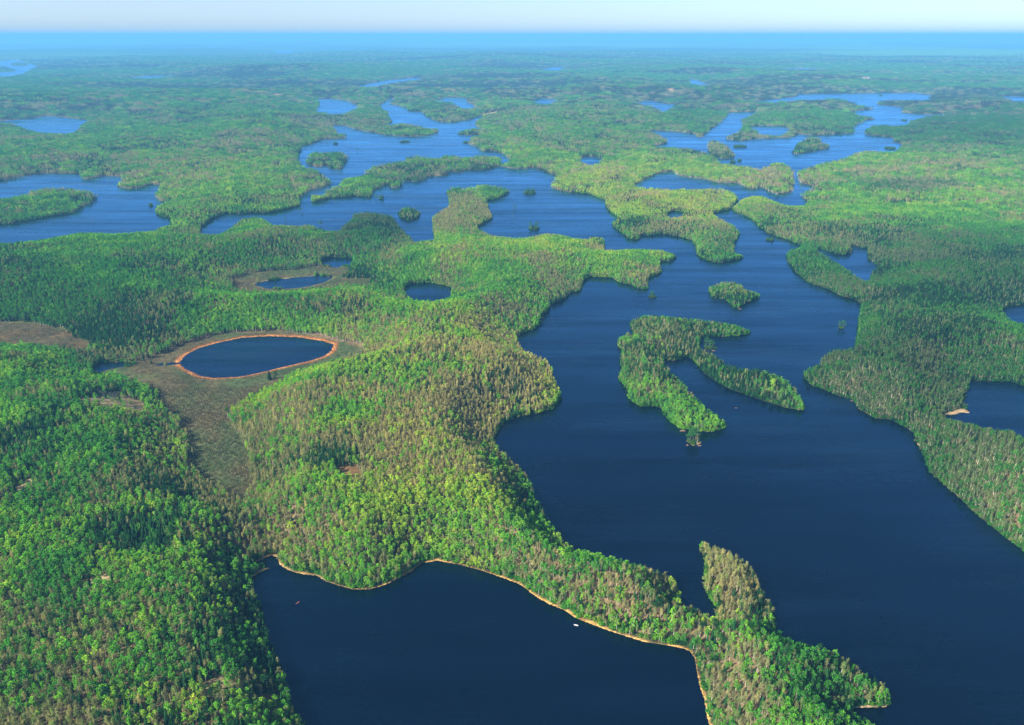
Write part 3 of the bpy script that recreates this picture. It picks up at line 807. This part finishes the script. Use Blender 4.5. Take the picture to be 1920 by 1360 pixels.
# ------------------------------------------------------------------ which trees grow where (stand map, in the picture's ground coordinates)
# px, py, rx, ry, (aspen, bare birch, conifer), yellow (below zero darkens, painting shade into right and mid-left stands), strength
STANDS = [
 (1690,357,55,8,(.02,.97,.01),-.3,12),(1620,343,40,6,(.05,.94,.01),.1,6),
 (200,1000,320,330,(.76,.19,.05),.35,1.5),(60,850,130,120,(.72,.14,.14),.15,1),(280,1240,230,110,(.74,.21,.05),.3,1.5),(60,1320,130,60,(.75,.18,.07),.15,2),(110,1150,70,45,(.9,.02,.08),.0,3),(235,1055,70,26,(.2,.1,.7),.0,7),(40,880,55,22,(.25,.1,.65),.0,6),(300,955,50,16,(.2,.1,.7),.0,6),(100,1340,70,24,(.35,.1,.55),.0,5),(120,1160,60,35,(.93,.02,.05),-.15,7),(215,690,60,20,(.3,.2,.5),.0,5),(440,960,20,60,(.2,.75,.05),.3,4),(505,1180,18,90,(.3,.25,.45),.1,5),(930,900,50,30,(.3,.65,.05),.5,3),(640,915,30,14,(.3,.1,.6),.1,5),(140,600,120,40,(.15,.15,.7),-.2,7),  # last stand: mid-left conifers, darkened further to paint in shade
 (660,620,130,60,(.75,.23,.02),.5,2),(640,760,170,70,(.72,.27,.01),.65,2),(860,680,150,40,(.14,.84,.02),.85,3),(950,740,90,60,(.14,.84,.02),.9,4),(830,880,150,80,(.22,.77,.01),.75,3),(790,630,50,30,(.92,.07,.01),.3,2),
 (640,970,160,50,(.68,.31,.01),.5,2),(925,985,30,20,(.95,.04,.01),.95,3),(990,940,26,60,(.3,.15,.55),.1,3),(700,1050,240,35,(.4,.58,.02),.5,2),(1100,1110,160,50,(.16,.8,.04),.35,3),(1140,1075,42,26,(.97,.03,0),.2,14),
 (1370,1090,50,90,(.03,.96,.01),.55,4),(1440,1215,55,28,(.96,.02,.02),-.05,14),(1530,1275,60,38,(.95,.02,.03),-.08,14),(1500,1335,50,40,(.8,.1,.1),-.1,7),(1400,1320,50,60,(.15,.75,.1),.2,3),(1600,1250,50,40,(.1,.85,.05),.3,3),
 (1700,690,160,60,(.30,.50,.20),-.5,4),(1700,570,90,50,(.75,.15,.10),-.22,3),(1860,640,70,35,(.85,.12,.03),-.05,3),(1640,720,90,40,(.25,.67,.08),-.4,3),(1830,870,130,80,(.36,.59,.05),-.38,3),(1880,970,60,60,(.6,.35,.05),-.1,3),(1560,510,70,50,(.55,.25,.2),-.25,3),  # right shore, this row and the next: cloud shadow painted as darker foliage
 (1780,540,150,50,(.2,.25,.55),-.45,4),(1750,460,170,30,(.4,.28,.32),-.35,3),(1700,400,200,50,(.62,.26,.12),.5,2),(1650,310,160,25,(.65,.25,.1),.55,2),(1550,420,110,40,(.45,.42,.13),.25,2),
 (1250,390,110,40,(.72,.24,.04),.95,4),(1100,340,100,30,(.72,.22,.06),.9,3),(1350,470,50,30,(.25,.5,.25),.1,4),(1290,345,120,30,(.66,.28,.06),.75,3),(1230,435,60,20,(.2,.3,.5),.2,4),(1450,335,40,25,(.45,.45,.1),.5,2),
 (700,440,70,35,(.12,.62,.26),-.4,4),(690,460,40,20,(.6,.3,.1),.0,2),(870,400,50,40,(.04,.94,.02),.45,6),(900,360,45,12,(.35,.35,.3),.1,4),(860,480,140,40,(.3,.68,.02),.55,3),(1000,470,90,25,(.5,.45,.05),.75,2),(950,540,120,40,(.5,.38,.12),.2,2),(1180,490,60,30,(.35,.58,.07),.55,2),
 (200,530,240,50,(.72,.14,.14),.05,2),(110,465,150,25,(.85,.13,.02),.3,3),(60,545,90,22,(.25,.45,.3),-.25,4),(450,460,120,25,(.62,.26,.12),.0,2),(420,590,170,40,(.85,.12,.03),.1,2),(660,525,50,25,(.15,.15,.7),.1,4),(730,520,60,40,(.4,.25,.35),.1,2),  # the darkened mid-left stand has shade painted into its foliage
 (1230,640,70,60,(.30,.2,.5),.1,5),(1270,760,80,60,(.55,.12,.33),.25,5),(1420,720,90,40,(.35,.25,.4),.1,5),(1340,615,70,15,(.08,.05,.87),.0,6),(1375,550,50,25,(.5,.15,.35),.2,5),
 (800,320,190,35,(.35,.25,.4),.1,4),(80,385,100,30,(.42,.3,.28),.1,4),(610,300,40,20,(.25,.2,.55),.0,5),(767,400,22,16,(.3,0,.7),.05,6),
 (400,350,200,60,(.58,.25,.17),.55,2),(470,380,90,30,(.8,.1,.1),.35,2),(150,290,200,40,(.58,.22,.2),.25,2),(300,220,300,40,(.5,.22,.28),.15,2),
 (1780,240,170,40,(.38,.17,.45),-.25,3),(1500,220,110,25,(.45,.25,.3),.1,3),(1300,215,80,35,(.32,.18,.5),.0,3),(1060,240,170,40,(.5,.25,.25),.3,2),(950,290,90,20,(.62,.25,.13),.6,2),(1515,275,40,18,(.2,.15,.65),.0,5),(1350,285,30,20,(.15,.4,.45),.0,5),
]
def stand_mix(x, y):
    px, py = ground_pix(x, y)
    w = np.zeros((len(x), 3), np.float32); wy_shade = np.zeros(len(x), np.float32); tot = np.full(len(x), .25, np.float32)
    w += np.array((.5, .28, .22), np.float32) * .25; wy_shade += .15 * .25
    wob = (fbm(x, y, 160, 3, 41) - .5) * 1.2
    for (cx, cy, rx, ry, mix, yl_shade, st) in STANDS:
        q = ((px - cx) / rx) ** 2 + ((py - cy) / ry) ** 2
        g = np.where(q < 9, st * np.exp(-q * 1.1 * (1 + wob)), 0).astype(np.float32)
        w += g[:, None] * np.array(mix, np.float32); wy_shade += g * yl_shade; tot += g
    w /= tot[:, None]; wy_shade /= tot
    r = np.hypot(x, y)
    dk = sstep(2600, 6500, r)[:, None]
    w = w * (1 - dk * .5) + dk * .5 * np.array((.30, .14, .56), np.float32)
    wy_shade = wy_shade - .12 * dk[:, 0]
    clump = fbm(x, y, 55, 3, 51); midc = fbm(x, y, 140, 3, 57); big = fbm(x, y, 240, 2, 52); con = fbm(x, y, 90, 3, 53)
    farc = fbm(x * .55, y, 800, 4, 54)
    k = sstep(3200, 7500, r)
    w[:, 0] *= np.exp(5.5 * (clump - .5) + 3.5 * (midc - .5) + 4 * (big - .5) + k * 15 * (farc - .5))
    w[:, 1] *= np.exp(-4 * (clump - .5) - 2 * (big - .5))
    w[:, 2] *= np.exp(9 * (con - .52) - k * 15 * (farc - .5))
    w /= w.sum(1, keepdims=True)
    return w, wy_shade

def choose(x, y):
    w, wy_shade = stand_mix(x, y)
    q = rng.uniform(0, 1, len(x))
    sp = np.where(q < w[:, 0], 0, np.where(q < w[:, 0] + w[:, 1], 1, 2))
    return sp, wy_shade
GREEN = np.array((0.170, 0.470, 0.036)); YELL = np.array((0.480, 0.580, 0.060)); DEEP = np.array((0.065, 0.290, 0.036))
TAN = np.array((0.530, 0.485, 0.165)); GREY = np.array((0.270, 0.305, 0.130)); FIR = np.array((0.018, 0.085, 0.030)); FIR2 = np.array((0.035, 0.125, 0.030))
def tints(sp, wy_shade, x, y):
    n = len(x)
    q = rng.uniform(0, 1, n); pat = fbm(x, y, 30, 2, 61)
    ty = np.clip(wy_shade * .85 + (pat - .5) * .9 + rng.normal(0, .14, n), 0, 1)[:, None]
    asp = np.where(ty < .35, DEEP + (GREEN - DEEP) * (ty / .35), GREEN + (YELL - GREEN) * np.clip((ty - .35) / .65, 0, 1))
    bir = GREY + (TAN - GREY) * np.clip(wy_shade * 1.1 + rng.normal(0, .22, n), 0, 1)[:, None]
    olive = np.clip(-wy_shade * 2.2, 0, .8)[:, None]
    bir = bir * (1 - olive) + np.array((.17, .30, .10)) * olive
    gr = (q < .45 * (1 - np.clip(wy_shade, 0, .9)))[:, None]
    bir = np.where(gr, bir * .5 + np.array((.12, .24, .045)) * .8, bir)
    fir = FIR + (FIR2 - FIR) * q[:, None]
    t = np.where((sp == 0)[:, None], asp, np.where((sp == 1)[:, None], bir, fir))
    return t * (rng.uniform(.75, 1.25, n) * (1 + np.minimum(wy_shade, 0)))[:, None]  # below zero dims the foliage: painted cloud shadow on the right shore

def scatter(r0, r1, sp_m, jitter=.85):
    """jittered points over the sector, only on land"""
    X = np.arange(-r1 * math.sin(.86), r1 * math.sin(.86), sp_m)
    Y = np.arange(r0 * math.cos(.88), r1, sp_m)
    out = []
    for y in np.array_split(Y, max(1, len(X) * len(Y) // 800000)):
        if not len(y): continue
        gx, gy = np.meshgrid(X, y)
        gx = gx.ravel() + rng.uniform(-.5, .5, gx.size) * sp_m * jitter
        gy = gy.ravel() + rng.uniform(-.5, .5, gy.size) * sp_m * jitter
        r = np.hypot(gx, gy); u = np.arctan2(gx, gy)
        k = (r > r0) & (r < r1) & (np.abs(u) < .86)
        px, py = ground_pix(gx[k], gy[k])
        ok = (px > -260) & (px < 2180) & (py < 1720)
        out.append(np.stack([gx[k][ok], gy[k][ok]], 1))
    p = np.concatenate(out); print('scatter', r0, len(p))
    return p[:, 0], p[:, 1]

def stand_points(r0, r1, spc, setback, clear=True):
    x, y = scatter(r0, r1, spc)
    s = grid_at(sdf, x, y); r = np.hypot(x, y)
    ok = (s > 0.3) & (s * DU * r > setback) & (grid_at(isl, x, y) < 100)
    if clear:
        ox = (fbm(x, y, 34, 3, 33) - .5) * 46; oy = (fbm(x, y, 34, 3, 35) - .5) * 60
        ok &= ~grid_at(gap_m | pit_m, x, y) & ~grid_at(bog_m, x + ox * .4, y + oy * .4) & ~(grid_at(oval_ring, x, y) * DU * np.hypot(x, y) < 11)
    fr = grid_at(front_ring, x, y) * DU * r
    ok &= ~(fr < 1.6)
    x, y, s, r = x[ok], y[ok], s[ok], r[ok]
    thin = grid_at(rock_m, x + (fbm(x, y, 26, 3, 133) - .5) * 40, y + (fbm(x, y, 26, 3, 135) - .5) * 46)
    ok = ~thin | (rng.uniform(0, 1, len(x)) < .16)
    x, y, s, r = x[ok], y[ok], s[ok], r[ok]
    z = land_z(x, y, s, r)
    room = grid_at(head, x, y) * DU
    hmax = CAM_H * (1 - np.exp(-room))
    return x, y, z, r, s, hmax

def tree_sizes(sp, hmax, z, nominal, lo=.16):
    n = len(sp)
    hs = np.clip(rng.normal(.88, .16, n), .45, 1.25)
    hs = np.where(sp == 1, hs * .95, hs)
    lim = np.maximum(hmax * 1.08 + 1.2 - z * .5, 3.0) / nominal
    h = np.clip(np.minimum(hs, lim), lo, None)
    w = np.clip(h, .35, None) * rng.uniform(.9, 1.15, n)
    return np.stack([w, w, h], 1)

# near forest: single trees
R1, R2, R3 = 2100.0, 4600.0, 18500.0
x, y, z, r, s, hmax = stand_points(205, R1, 3.05, 0.3)
sp, wy_shade = choose(x, y)
size = tree_sizes(sp, hmax, z, 14.0) * np.array((.76, .76, .66))
tint = tints(sp, wy_shade, x, y)
# low growth that reaches down to the water
bx, by, bz, br, bs_, bh = stand_points(205, R1, 2.0, 0.05)
bd = bs_ * DU * br
kk = (bd < 4.5) & (grid_at(front_ring, bx, by) * DU * br > .4 + 2.8 * rng.uniform(0, 1, len(bx)) ** .7)
bx, by, bz, bh = bx[kk], by[kk], bz[kk], bh[kk]
bsp, bwy_shade = choose(bx, by)
bsize = rng.uniform(.7, 1.7, (len(bx), 1)) * np.array((1., 1., .95))
bsp = np.where((bsp == 1) & (rng.uniform(0, 1, len(bx)) < .6), 0, bsp)
btint = tints(bsp, np.minimum(bwy_shade, .3), bx, by) * .7; nbush = len(bx)
x = np.concatenate([x, bx]); y = np.concatenate([y, by]); z = np.concatenate([z, bz]); sp = np.concatenate([sp, bsp])
size = np.concatenate([size, bsize]); tint = np.concatenate([tint, btint])
kidx = np.where(sp == 0, rng.integers(0, 5, len(x)), np.where(sp == 1, 5 + rng.integers(0, 5, len(x)), np.where(rng.uniform(0, 1, len(x)) < .8, 10 + rng.integers(0, 3, len(x)), 13 + rng.integers(0, 2, len(x)))))
kidx[len(kidx) - nbush:] = 34 + rng.integers(0, 2, nbush)
isle = grid_at(isl, x, y)
px, py = ground_pix(x, y, z)
tpx, tpy = ground_pix(x, y, z + 14 * size[:, 2])
# the nearest trees in view become objects of their own
inview = (px > -5) & (px < 1925) & (tpy < 1352) & (py < 1390) & (isle == 0) & (size[:, 2] > .5) & (kidx < 15)
slant = np.sqrt(x * x + y * y + (CAM_H - z) ** 2)
order = np.argsort(np.where(inview, slant, 1e9))
solo = np.zeros(len(x), bool); solo[order[:255]] = True

crown_me = {}; trunk_me = {}
for k, t in enumerate(asp_t + bir_t + spr_t + pin_t):
    bark = M_BIRCH if k < 10 else M_DARKBARK
    crown_me[k] = t.mesh("crown", [M_LEAF], only=1); trunk_me[k] = t.mesh("trunk", [bark], only=0)
def tree_object(name, k, loc, size, rot, tint):
    root = empty(name, loc); root.rotation_euler = (0, 0, rot); root.scale = size
    tr = link("trunk", trunk_me[k], root); cr = link("crown", crown_me[k], root)
    for o in (cr, tr): o["tint"] = [float(c) for c in tint]
    return root
KIND = lambda k: ("aspen_tree", "leafy green aspen") if k < 5 else (("birch_tree", "leafless grey birch") if k < 10 else (("spruce_tree", "dark narrow spruce") if k < 13 else ("pine_tree", "dark open pine")))
for i in np.nonzero(solo)[0]:
    nm, lb = KIND(kidx[i])
    side = "forest left of the black lake" if px[i] < 900 else "wooded neck between the two front lakes"
    o = tree_object(nm, int(kidx[i]), (x[i], y[i], z[i]), size[i], rng.uniform(0, 6.28), tint[i])
    tag(o, "%s, front rows of the %s" % (lb, side), "tree", "front row %ss, %s" % (nm.replace("_tree", ""), side))
sel = ~solo & (isle == 0)
P = np.stack([x, y, z], 1)
plant("forest", "spring forest of green aspens, bare birches and dark conifers", P[sel], kidx[sel], size[sel], tint[sel])
near_isle = isle

# middle distance: groves of a few trees
gx, gy, gz, gr, gs, ghm = stand_points(R1, R2, 9.6, 1.5)
gsp, gwy_shade = choose(gx, gy)
gsize = tree_sizes(gsp, ghm, gz, 14.0, .14); gsize[:, 2] *= .82
gsize[:, :2] = np.clip(gsize[:, :2], .75, 1.1)
gt = tints(gsp, gwy_shade, gx, gy)
gk = np.where(gsp == 0, 15, np.where(gsp == 1, 18, 21)) + rng.integers(0, 3, len(gx))
gis = grid_at(isl, gx, gy)
GP = np.stack([gx, gy, gz], 1)
plant("forest", "hazier mixed forest of the middle distance round the upper lakes", GP[gis == 0], gk[gis == 0], gsize[gis == 0], gt[gis == 0])
for k, (lb, p_) in enumerate(ISLANDS):
    a1 = near_isle == k + 1; a2 = gis == k + 1
    allp = np.concatenate([P[a1 & ~solo], GP[a2]])
    plant("forest", "trees covering the " + lb.split(" in the ")[0].split(" across ")[0].split(" with ")[0].split(" shaped like")[0],
          allp, np.concatenate([kidx[a1 & ~solo], gk[a2]]), np.concatenate([size[a1 & ~solo], gsize[a2]]), np.concatenate([tint[a1 & ~solo], gt[a2]]))
# far: wide stands
fx_, fy_, fz_, fr_, fs_, fh_ = stand_points(R2, R3, 27.0, 8.0)
kk = rng.uniform(0, 1, len(fx_)) < sstep(18500, 9500, fr_)
fx_, fy_, fz_, fr_, fs_, fh_ = (a[kk] for a in (fx_, fy_, fz_, fr_, fs_, fh_))
fsp, fwy_shade = choose(fx_, fy_)
fsize = tree_sizes(fsp, fh_, fz_, 14.0, .14); fsize[:, :2] = np.clip(fsize[:, :2], .8, 1.15)
fsize[:, 2] *= rng.uniform(.8, 1.25, len(fx_))
fk = np.where(fsp == 0, 24, np.where(fsp == 1, 26, 28)) + rng.integers(0, 2, len(fx_))
plant("distant_forest", "blue hazed distant forest running to the horizon", np.stack([fx_, fy_, fz_], 1), fk, fsize, tints(fsp, fwy_shade, fx_, fy_))

# bog shrubs and shore grass
x, y = scatter(300, 1900, 2.6)
b = grid_at(bog_m, x, y) & (grid_at(sdf, x, y) > .5) & (grid_at(oval_ring, x, y) * DU * np.hypot(x, y) > 8)
px, py = ground_pix(x, y)
dens = np.where((py > 730) & (px < 520), .85, np.where(px < 175, .30, np.where(py < 600, .5, .28)))
b &= rng.uniform(0, 1, len(x)) < dens
x, y = x[b], y[b]; r = np.hypot(x, y); z = land_z(x, y, grid_at(sdf, x, y), r)
px, py = ground_pix(x, y)
big = (py > 740) & (rng.uniform(0, 1, len(x)) < .35)
q = rng.uniform(.7, 1.4, len(x)) * np.where(big, 1.0, .8)
k = np.where(big, 5 + rng.integers(0, 5, len(x)), 30 + rng.integers(0, 2, len(x)))
sz = np.where(big, .32 * q, q)
tb = np.array((0.160, 0.130, 0.065)) + (np.array((0.095, 0.135, 0.050)) - np.array((0.160, 0.130, 0.065))) * rng.uniform(0, 1, len(x))[:, None]
plant("bog_shrubs", "low brown shrubs and saplings filling the bog round the oval pond", np.stack([x, y, z], 1), k, np.stack([sz, sz, sz], 1), tb * rng.uniform(.7, 1.3, len(x))[:, None])
x, y = scatter(300, 1250, 1.1)
s = grid_at(sdf, x, y); r = np.hypot(x, y)
fr = grid_at(front_ring, x, y) * DU * r; ov = grid_at(oval_ring, x, y) * DU * r
b = (s > .2) & (((fr < 2.4) & (rng.uniform(0, 1, len(x)) < .5)) | ((ov < 8) & (rng.uniform(0, 1, len(x)) < .6)))
x, y, r, s, ov = x[b], y[b], r[b], s[b], ov[b]
z = land_z(x, y, s, r); q = rng.uniform(.6, 1.3, len(x))
tg = np.where((ov < 9)[:, None], np.array((.40, .17, .07)), np.array((.42, .25, .085))) * rng.uniform(.6, 1.25, len(x))[:, None]
plant("shore_grass", "dead orange grass along the front lake and oval pond shores", np.stack([x, y, z], 1), 32 + rng.integers(0, 2, len(x)), np.stack([q, q, q], 1), tg)

# ------------------------------------------------------------------ lone trees on the islets and in the bog
def lone_tree(name, k, X, Y, h, label, tint, group=None, wide=1.0):
    s = float(grid_at(sdf, np.array([X]), np.array([Y]))[0]); r = math.hypot(X, Y)
    z = float(land_z(np.array([X]), np.array([Y]), np.array([s]), np.array([r]))[0])
    sc = h / (15.0 if k >= 13 else 14.0)
    o = tree_object(name, k, (X, Y, max(z, .1)), (sc * wide, sc * wide, sc), random.uniform(0, 6.28), tint)
    return tag(o, label, "tree", group)
WORD = {'p': ("pine_tree", "dark green pine"), 's': ("spruce_tree", "dark bushy spruce"), 'b': ("birch_tree", "brownish scrub birch")}
for k, (ipx, ipy, hw, trees, lb) in enumerate(ISLETS):
    X0, Y0, rad = islet_pos[k]
    r0 = math.hypot(X0, Y0); ux, uy = Y0 / r0, -X0 / r0
    mpp = math.hypot(r0, CAM_H) / F_PX
    for ti, (kd, dx, h) in enumerate(trees):
        X = X0 + ux * dx * mpp * .8; Y = Y0 + uy * dx * mpp * .8
        back = random.uniform(-.2, .45) * rad
        X += X0 / r0 * back; Y += Y0 / r0 * back
        nm, w = WORD[kd]
        ki = {'p': 13 + (ti + k) % 2, 's': 10 + (ti + k) % 3, 'b': 5 + (ti + k) % 5}[kd]
        tt = {'p': (.06, .20, .05), 's': (.04, .15, .04), 'b': (.22, .22, .09)}[kd]
        if len(trees) == 1: where = "alone on the " + lb.replace("single bush on a ", "").replace("one tree ", "").replace("one tall dark tree standing in the far channel", "rock in the far channel").replace("lone pine ", "")
        else:
            place = ["leftmost", "second from left", "second from right", "rightmost"]
            word = {2: ["left", "right"], 3: ["left", "middle", "right"], 4: ["leftmost", "second", "third", "rightmost"]}[len(trees)][sorted(range(len(trees)), key=lambda q: trees[q][1]).index(ti)]
            where = "%s one on the %s" % (word, lb)
        lab = ("%s, %s" % (w, where)).split()
        lone_tree(nm, ki, X, Y, h, " ".join(lab[:16]), tt, "trees on the tiny islets", 1.5 if kd != 'b' else 1.3)
for (ax, ay, k, h, w, lb, tt) in (
    (506,716,10,12,2.0,"dark bushy spruce at the near rim of the oval pond",(.022,.06,.022)),
    (519,718,13,12,1.4,"dark pine beside the spruce at the oval pond rim",(.03,.08,.028)),
    (428,790,2,12,1.5,"lone green aspen standing out in the brown bog",(.06,.16,.03)),
    (284,683,11,6.5,1.8,"small dark spruce by the stream west of the oval pond",(.022,.065,.022)),
    (120,614,12,5,1.2,"little spruce at the far rim of the rusty bog",(.02,.06,.02))):
    X, Y = pix_ground(ax, ay)
    nm = KIND(k)[0]
    lone_tree(nm, k, float(X), float(Y), h, lb, tt, None, w)

x, y = [np.concatenate(q) for q in zip(*[(X0 + rng.uniform(-1.3, 1.3, int(60 + 1.4 * rd * rd)) * rd, Y0 + rng.uniform(-1.3, 1.3, int(60 + 1.4 * rd * rd)) * rd) for (X0, Y0, rd) in islet_pos])]
s = grid_at(sdf, x, y); b = (grid_at(isl, x, y) >= 100) & (s > .4)
x, y, s = x[b], y[b], s[b]; r = np.hypot(x, y)
q = rng.uniform(.7, 1.5, len(x)) * np.clip(r / 1500, .7, 1.6)
k = 34 + rng.integers(0, 2, len(x))
plant("islet_shrubs", "green bushes crowding the tiny islets", np.stack([x, y, land_z(x, y, s, r)], 1), k, np.stack([q, q, q], 1), np.array((.075, .19, .04)) * rng.uniform(.5, 1.3, len(x))[:, None])

# ------------------------------------------------------------------ canoes, rocks, cabins, footbridge
def hull_mesh(L, W, H):
    v = []; f = []; n = 12
    prof = [(-1, 1.0), (-.8, .35), (0, .0), (.8, .35), (1, 1.0)]
    for i in range(n + 1):
        t = -1 + 2 * i / n
        w = W / 2 * (1 - abs(t) ** 2.4) + .015
        rise = .22 * abs(t) ** 3
        for a, b in prof: v.append((t * L / 2, a * w, b * H + rise * b))
    for a, b in reversed(prof): pass
    m = len(prof)
    for i in range(n):
        for k in range(m - 1): f.append((i * m + k, i * m + k + 1, (i + 1) * m + k + 1, (i + 1) * m + k))
    base = len(v)                                  # inner skin
    for i in range(n + 1):
        t = -1 + 2 * i / n
        w = max(W / 2 * (1 - abs(t) ** 2.4) - .03, .005); rise = .22 * abs(t) ** 3
        for a, b in prof: v.append((t * L / 2 * .985, a * w, max(b * H, .05) + rise * b))
    for i in range(n):
        for k in range(m - 1): f.append((base + i * m + k, base + (i + 1) * m + k, base + (i + 1) * m + k + 1, base + i * m + k + 1))
        for k in (0, m - 1): f.append((i * m + k, (i + 1) * m + k, base + (i + 1) * m + k, base + i * m + k))
    return v, f
def box(cx, cy, cz, sx, sy, sz):
    v = [(cx + a * sx / 2, cy + b * sy / 2, cz + c * sz / 2) for a in (-1, 1) for b in (-1, 1) for c in (-1, 1)]
    return v, [(0, 1, 3, 2), (4, 6, 7, 5), (0, 4, 5, 1), (2, 3, 7, 6), (0, 2, 6, 4), (1, 5, 7, 3)]
def canoe(ax, ay, rot, mat, label, L):
    X, Y = pix_ground(ax, ay)
    root = empty("canoe", (float(X), float(Y), -.08)); root.rotation_euler = (0, 0, rot)
    v, f = hull_mesh(L, 1.05, .42); link("hull", new_mesh("hull", v, f, [mat], smooth=False), root)
    for sx in (-.28, .26):
        v, f = box(sx * L, 0, .34, .28, .78, .04); link("seat", new_mesh("seat", v, f, [M_WOOD]), root)
    v, f = box(0, 0, .40, .06, .98, .04); link("thwart", new_mesh("thwart", v, f, [M_WOOD]), root)
    return tag(root, label, "canoe")
canoe(1080, 1173, -.35, M_WHITE, "small white canoe on the black lake near its orange shore", 3.2)
canoe(558, 1131, .9, M_RED, "tiny reddish canoe in the corner of the black lake", 3.4)

def boulder(name, X, Y, z, s, label, mat, seed):
    R = random.Random(seed)
    import bmesh
    bm = bmesh.new(); bmesh.ops.create_icosphere(bm, subdivisions=2, radius=1)
    for v in bm.verts:
        k = 1 + R.uniform(-.18, .18)
        v.co = Vector((v.co.x * s[0] * k, v.co.y * s[1] * k, v.co.z * s[2] * k))
    me = bpy.data.meshes.new(name); bm.to_mesh(me); bm.free(); me.materials.append(mat)
    o = link(name, me); o.location = (X, Y, z)
    return tag(o, label, "rock")
for (ax, ay, s, lb) in ((1380,765,(3.2,1.3,.35),"low reddish rock awash between the island prongs and right shore"),
                        (1289,835,(2.2,1.6,1.2),"pale boulder at the left tip of the four pine islet"),
                        (1312,836,(3.2,1.6,.7),"flat pale rock at the right tip of the four pine islet"),
                        (1280,808,(6,2.2,1.0),"pale sunlit ledge at the foot of the western prong"),
                        (1338,658,(5,1.8,1.0),"red ledge under the thin pines of the red islet"),
                        (1597,752,(3,1.2,.7),"grey boulder at the water line of the right shore"),
                        (1388,580,(3.5,2.0,1.0),"tan rock tip of the leaf shaped island")):
    X, Y = pix_ground(ax, ay)
    boulder("rock", float(X), float(Y), -.1, (s[0] * .6, s[1] * .7, s[2] * .8), lb, M_ROCK, int(ax))

def cabin(ax, ay, w, d, h, rot, label):
    X, Y = pix_ground(ax, ay); X = float(X); Y = float(Y)
    s = float(grid_at(sdf, np.array([X]), np.array([Y]))[0]); r = math.hypot(X, Y)
    z = float(land_z(np.array([X]), np.array([Y]), np.array([s]), np.array([r]))[0])
    root = empty("cabin", (X, Y, z)); root.rotation_euler = (0, 0, rot)
    v, f = box(0, 0, h / 2 - .5, w, d, h + 1)
    v += [(-w / 2, 0, h + d * .32), (w / 2, 0, h + d * .32)]
    f += [(1, 8, 3), (5, 7, 9)]
    link("wall", new_mesh("wall", v, f, [M_WHITE]), root)
    e = .6; k = d * .32 + .08
    rv = [(-w / 2 - e, -d / 2 - e, h - .3), (w / 2 + e, -d / 2 - e, h - .3), (w / 2 + e, 0, h + k), (-w / 2 - e, 0, h + k), (-w / 2 - e, d / 2 + e, h - .3), (w / 2 + e, d / 2 + e, h - .3)]
    rv += [(a, b, c + .25) for a, b, c in rv]
    rf = [(0, 1, 2, 3), (3, 2, 5, 4), (6, 9, 8, 7), (9, 10, 11, 8), (0, 6, 7, 1), (4, 5, 11, 10), (0, 3, 9, 6), (3, 4, 10, 9), (1, 7, 8, 2), (2, 8, 11, 5)]
    link("roof", new_mesh("roof", rv, rf, [M_WHITE if w > 20 else M_ROOF]), root)
    for wx in (-.28, .05, .3):
        v, f = box(wx * w, -d / 2 - .02, h * .55, w * .12, .06, h * .35)
        link("window", new_mesh("window", v, f, [M_GLASS]), root)
    return tag(root, label, "cabin")
cabin(1616, 156, 30, 12, 6, .2, "largest white cabin in the distant clearing above the far lake")
cabin(1627, 154, 16, 10, 5, -.4, "smaller white cabin behind the largest one in the distant clearing")
cabin(1614, 161, 12, 9, 4.5, .7, "nearest small white cabin in the distant clearing")

def footbridge(ax, ay, L, rot):
    X, Y = pix_ground(ax, ay)
    root = empty("footbridge", (float(X), float(Y), .2)); root.rotation_euler = (0, 0, rot)
    v, f = box(0, 0, 1.6, L, 2.2, .25); link("deck", new_mesh("deck", v, f, [M_WOOD]), root)
    for sy in (-1, 1):
        v, f = box(0, sy * 1.05, 2.75, L, .12, .12); link("handrail", new_mesh("handrail", v, f, [M_WOOD]), root)
        for k in range(6):
            v, f = box(-L / 2 + .4 + k * (L - .8) / 5, sy * 1.0, 1.1, .2, .16, 3.2); link("post", new_mesh("post", v, f, [M_WOOD]), root)
    tag(root, "pale wooden footbridge at the narrow neck between the left lakes", "bridge")
footbridge(357, 432, 24, .1)

# ------------------------------------------------------------------ haze
zmax = max(float(zG.max()) + 25, CAM_H + 55)
v, f = box(0, 29500, (zmax - 5) / 2, 110000, 62000, zmax + 5)
mh, nt, N, L, out = nodes_of("haze_air")
pv = N.new("ShaderNodeVolumePrincipled")
pv.inputs["Color"].default_value = (*HAZE_COLOR, 1)
pv.inputs["Density"].default_value = HAZE_DENSITY
pv.inputs["Anisotropy"].default_value = 0.0
L.new(pv.outputs[0], out.inputs["Volume"])
hz = link("haze", new_mesh("haze", v, f, [mh]))
tag(hz, "blue haze thickening toward the horizon", kind="stuff")
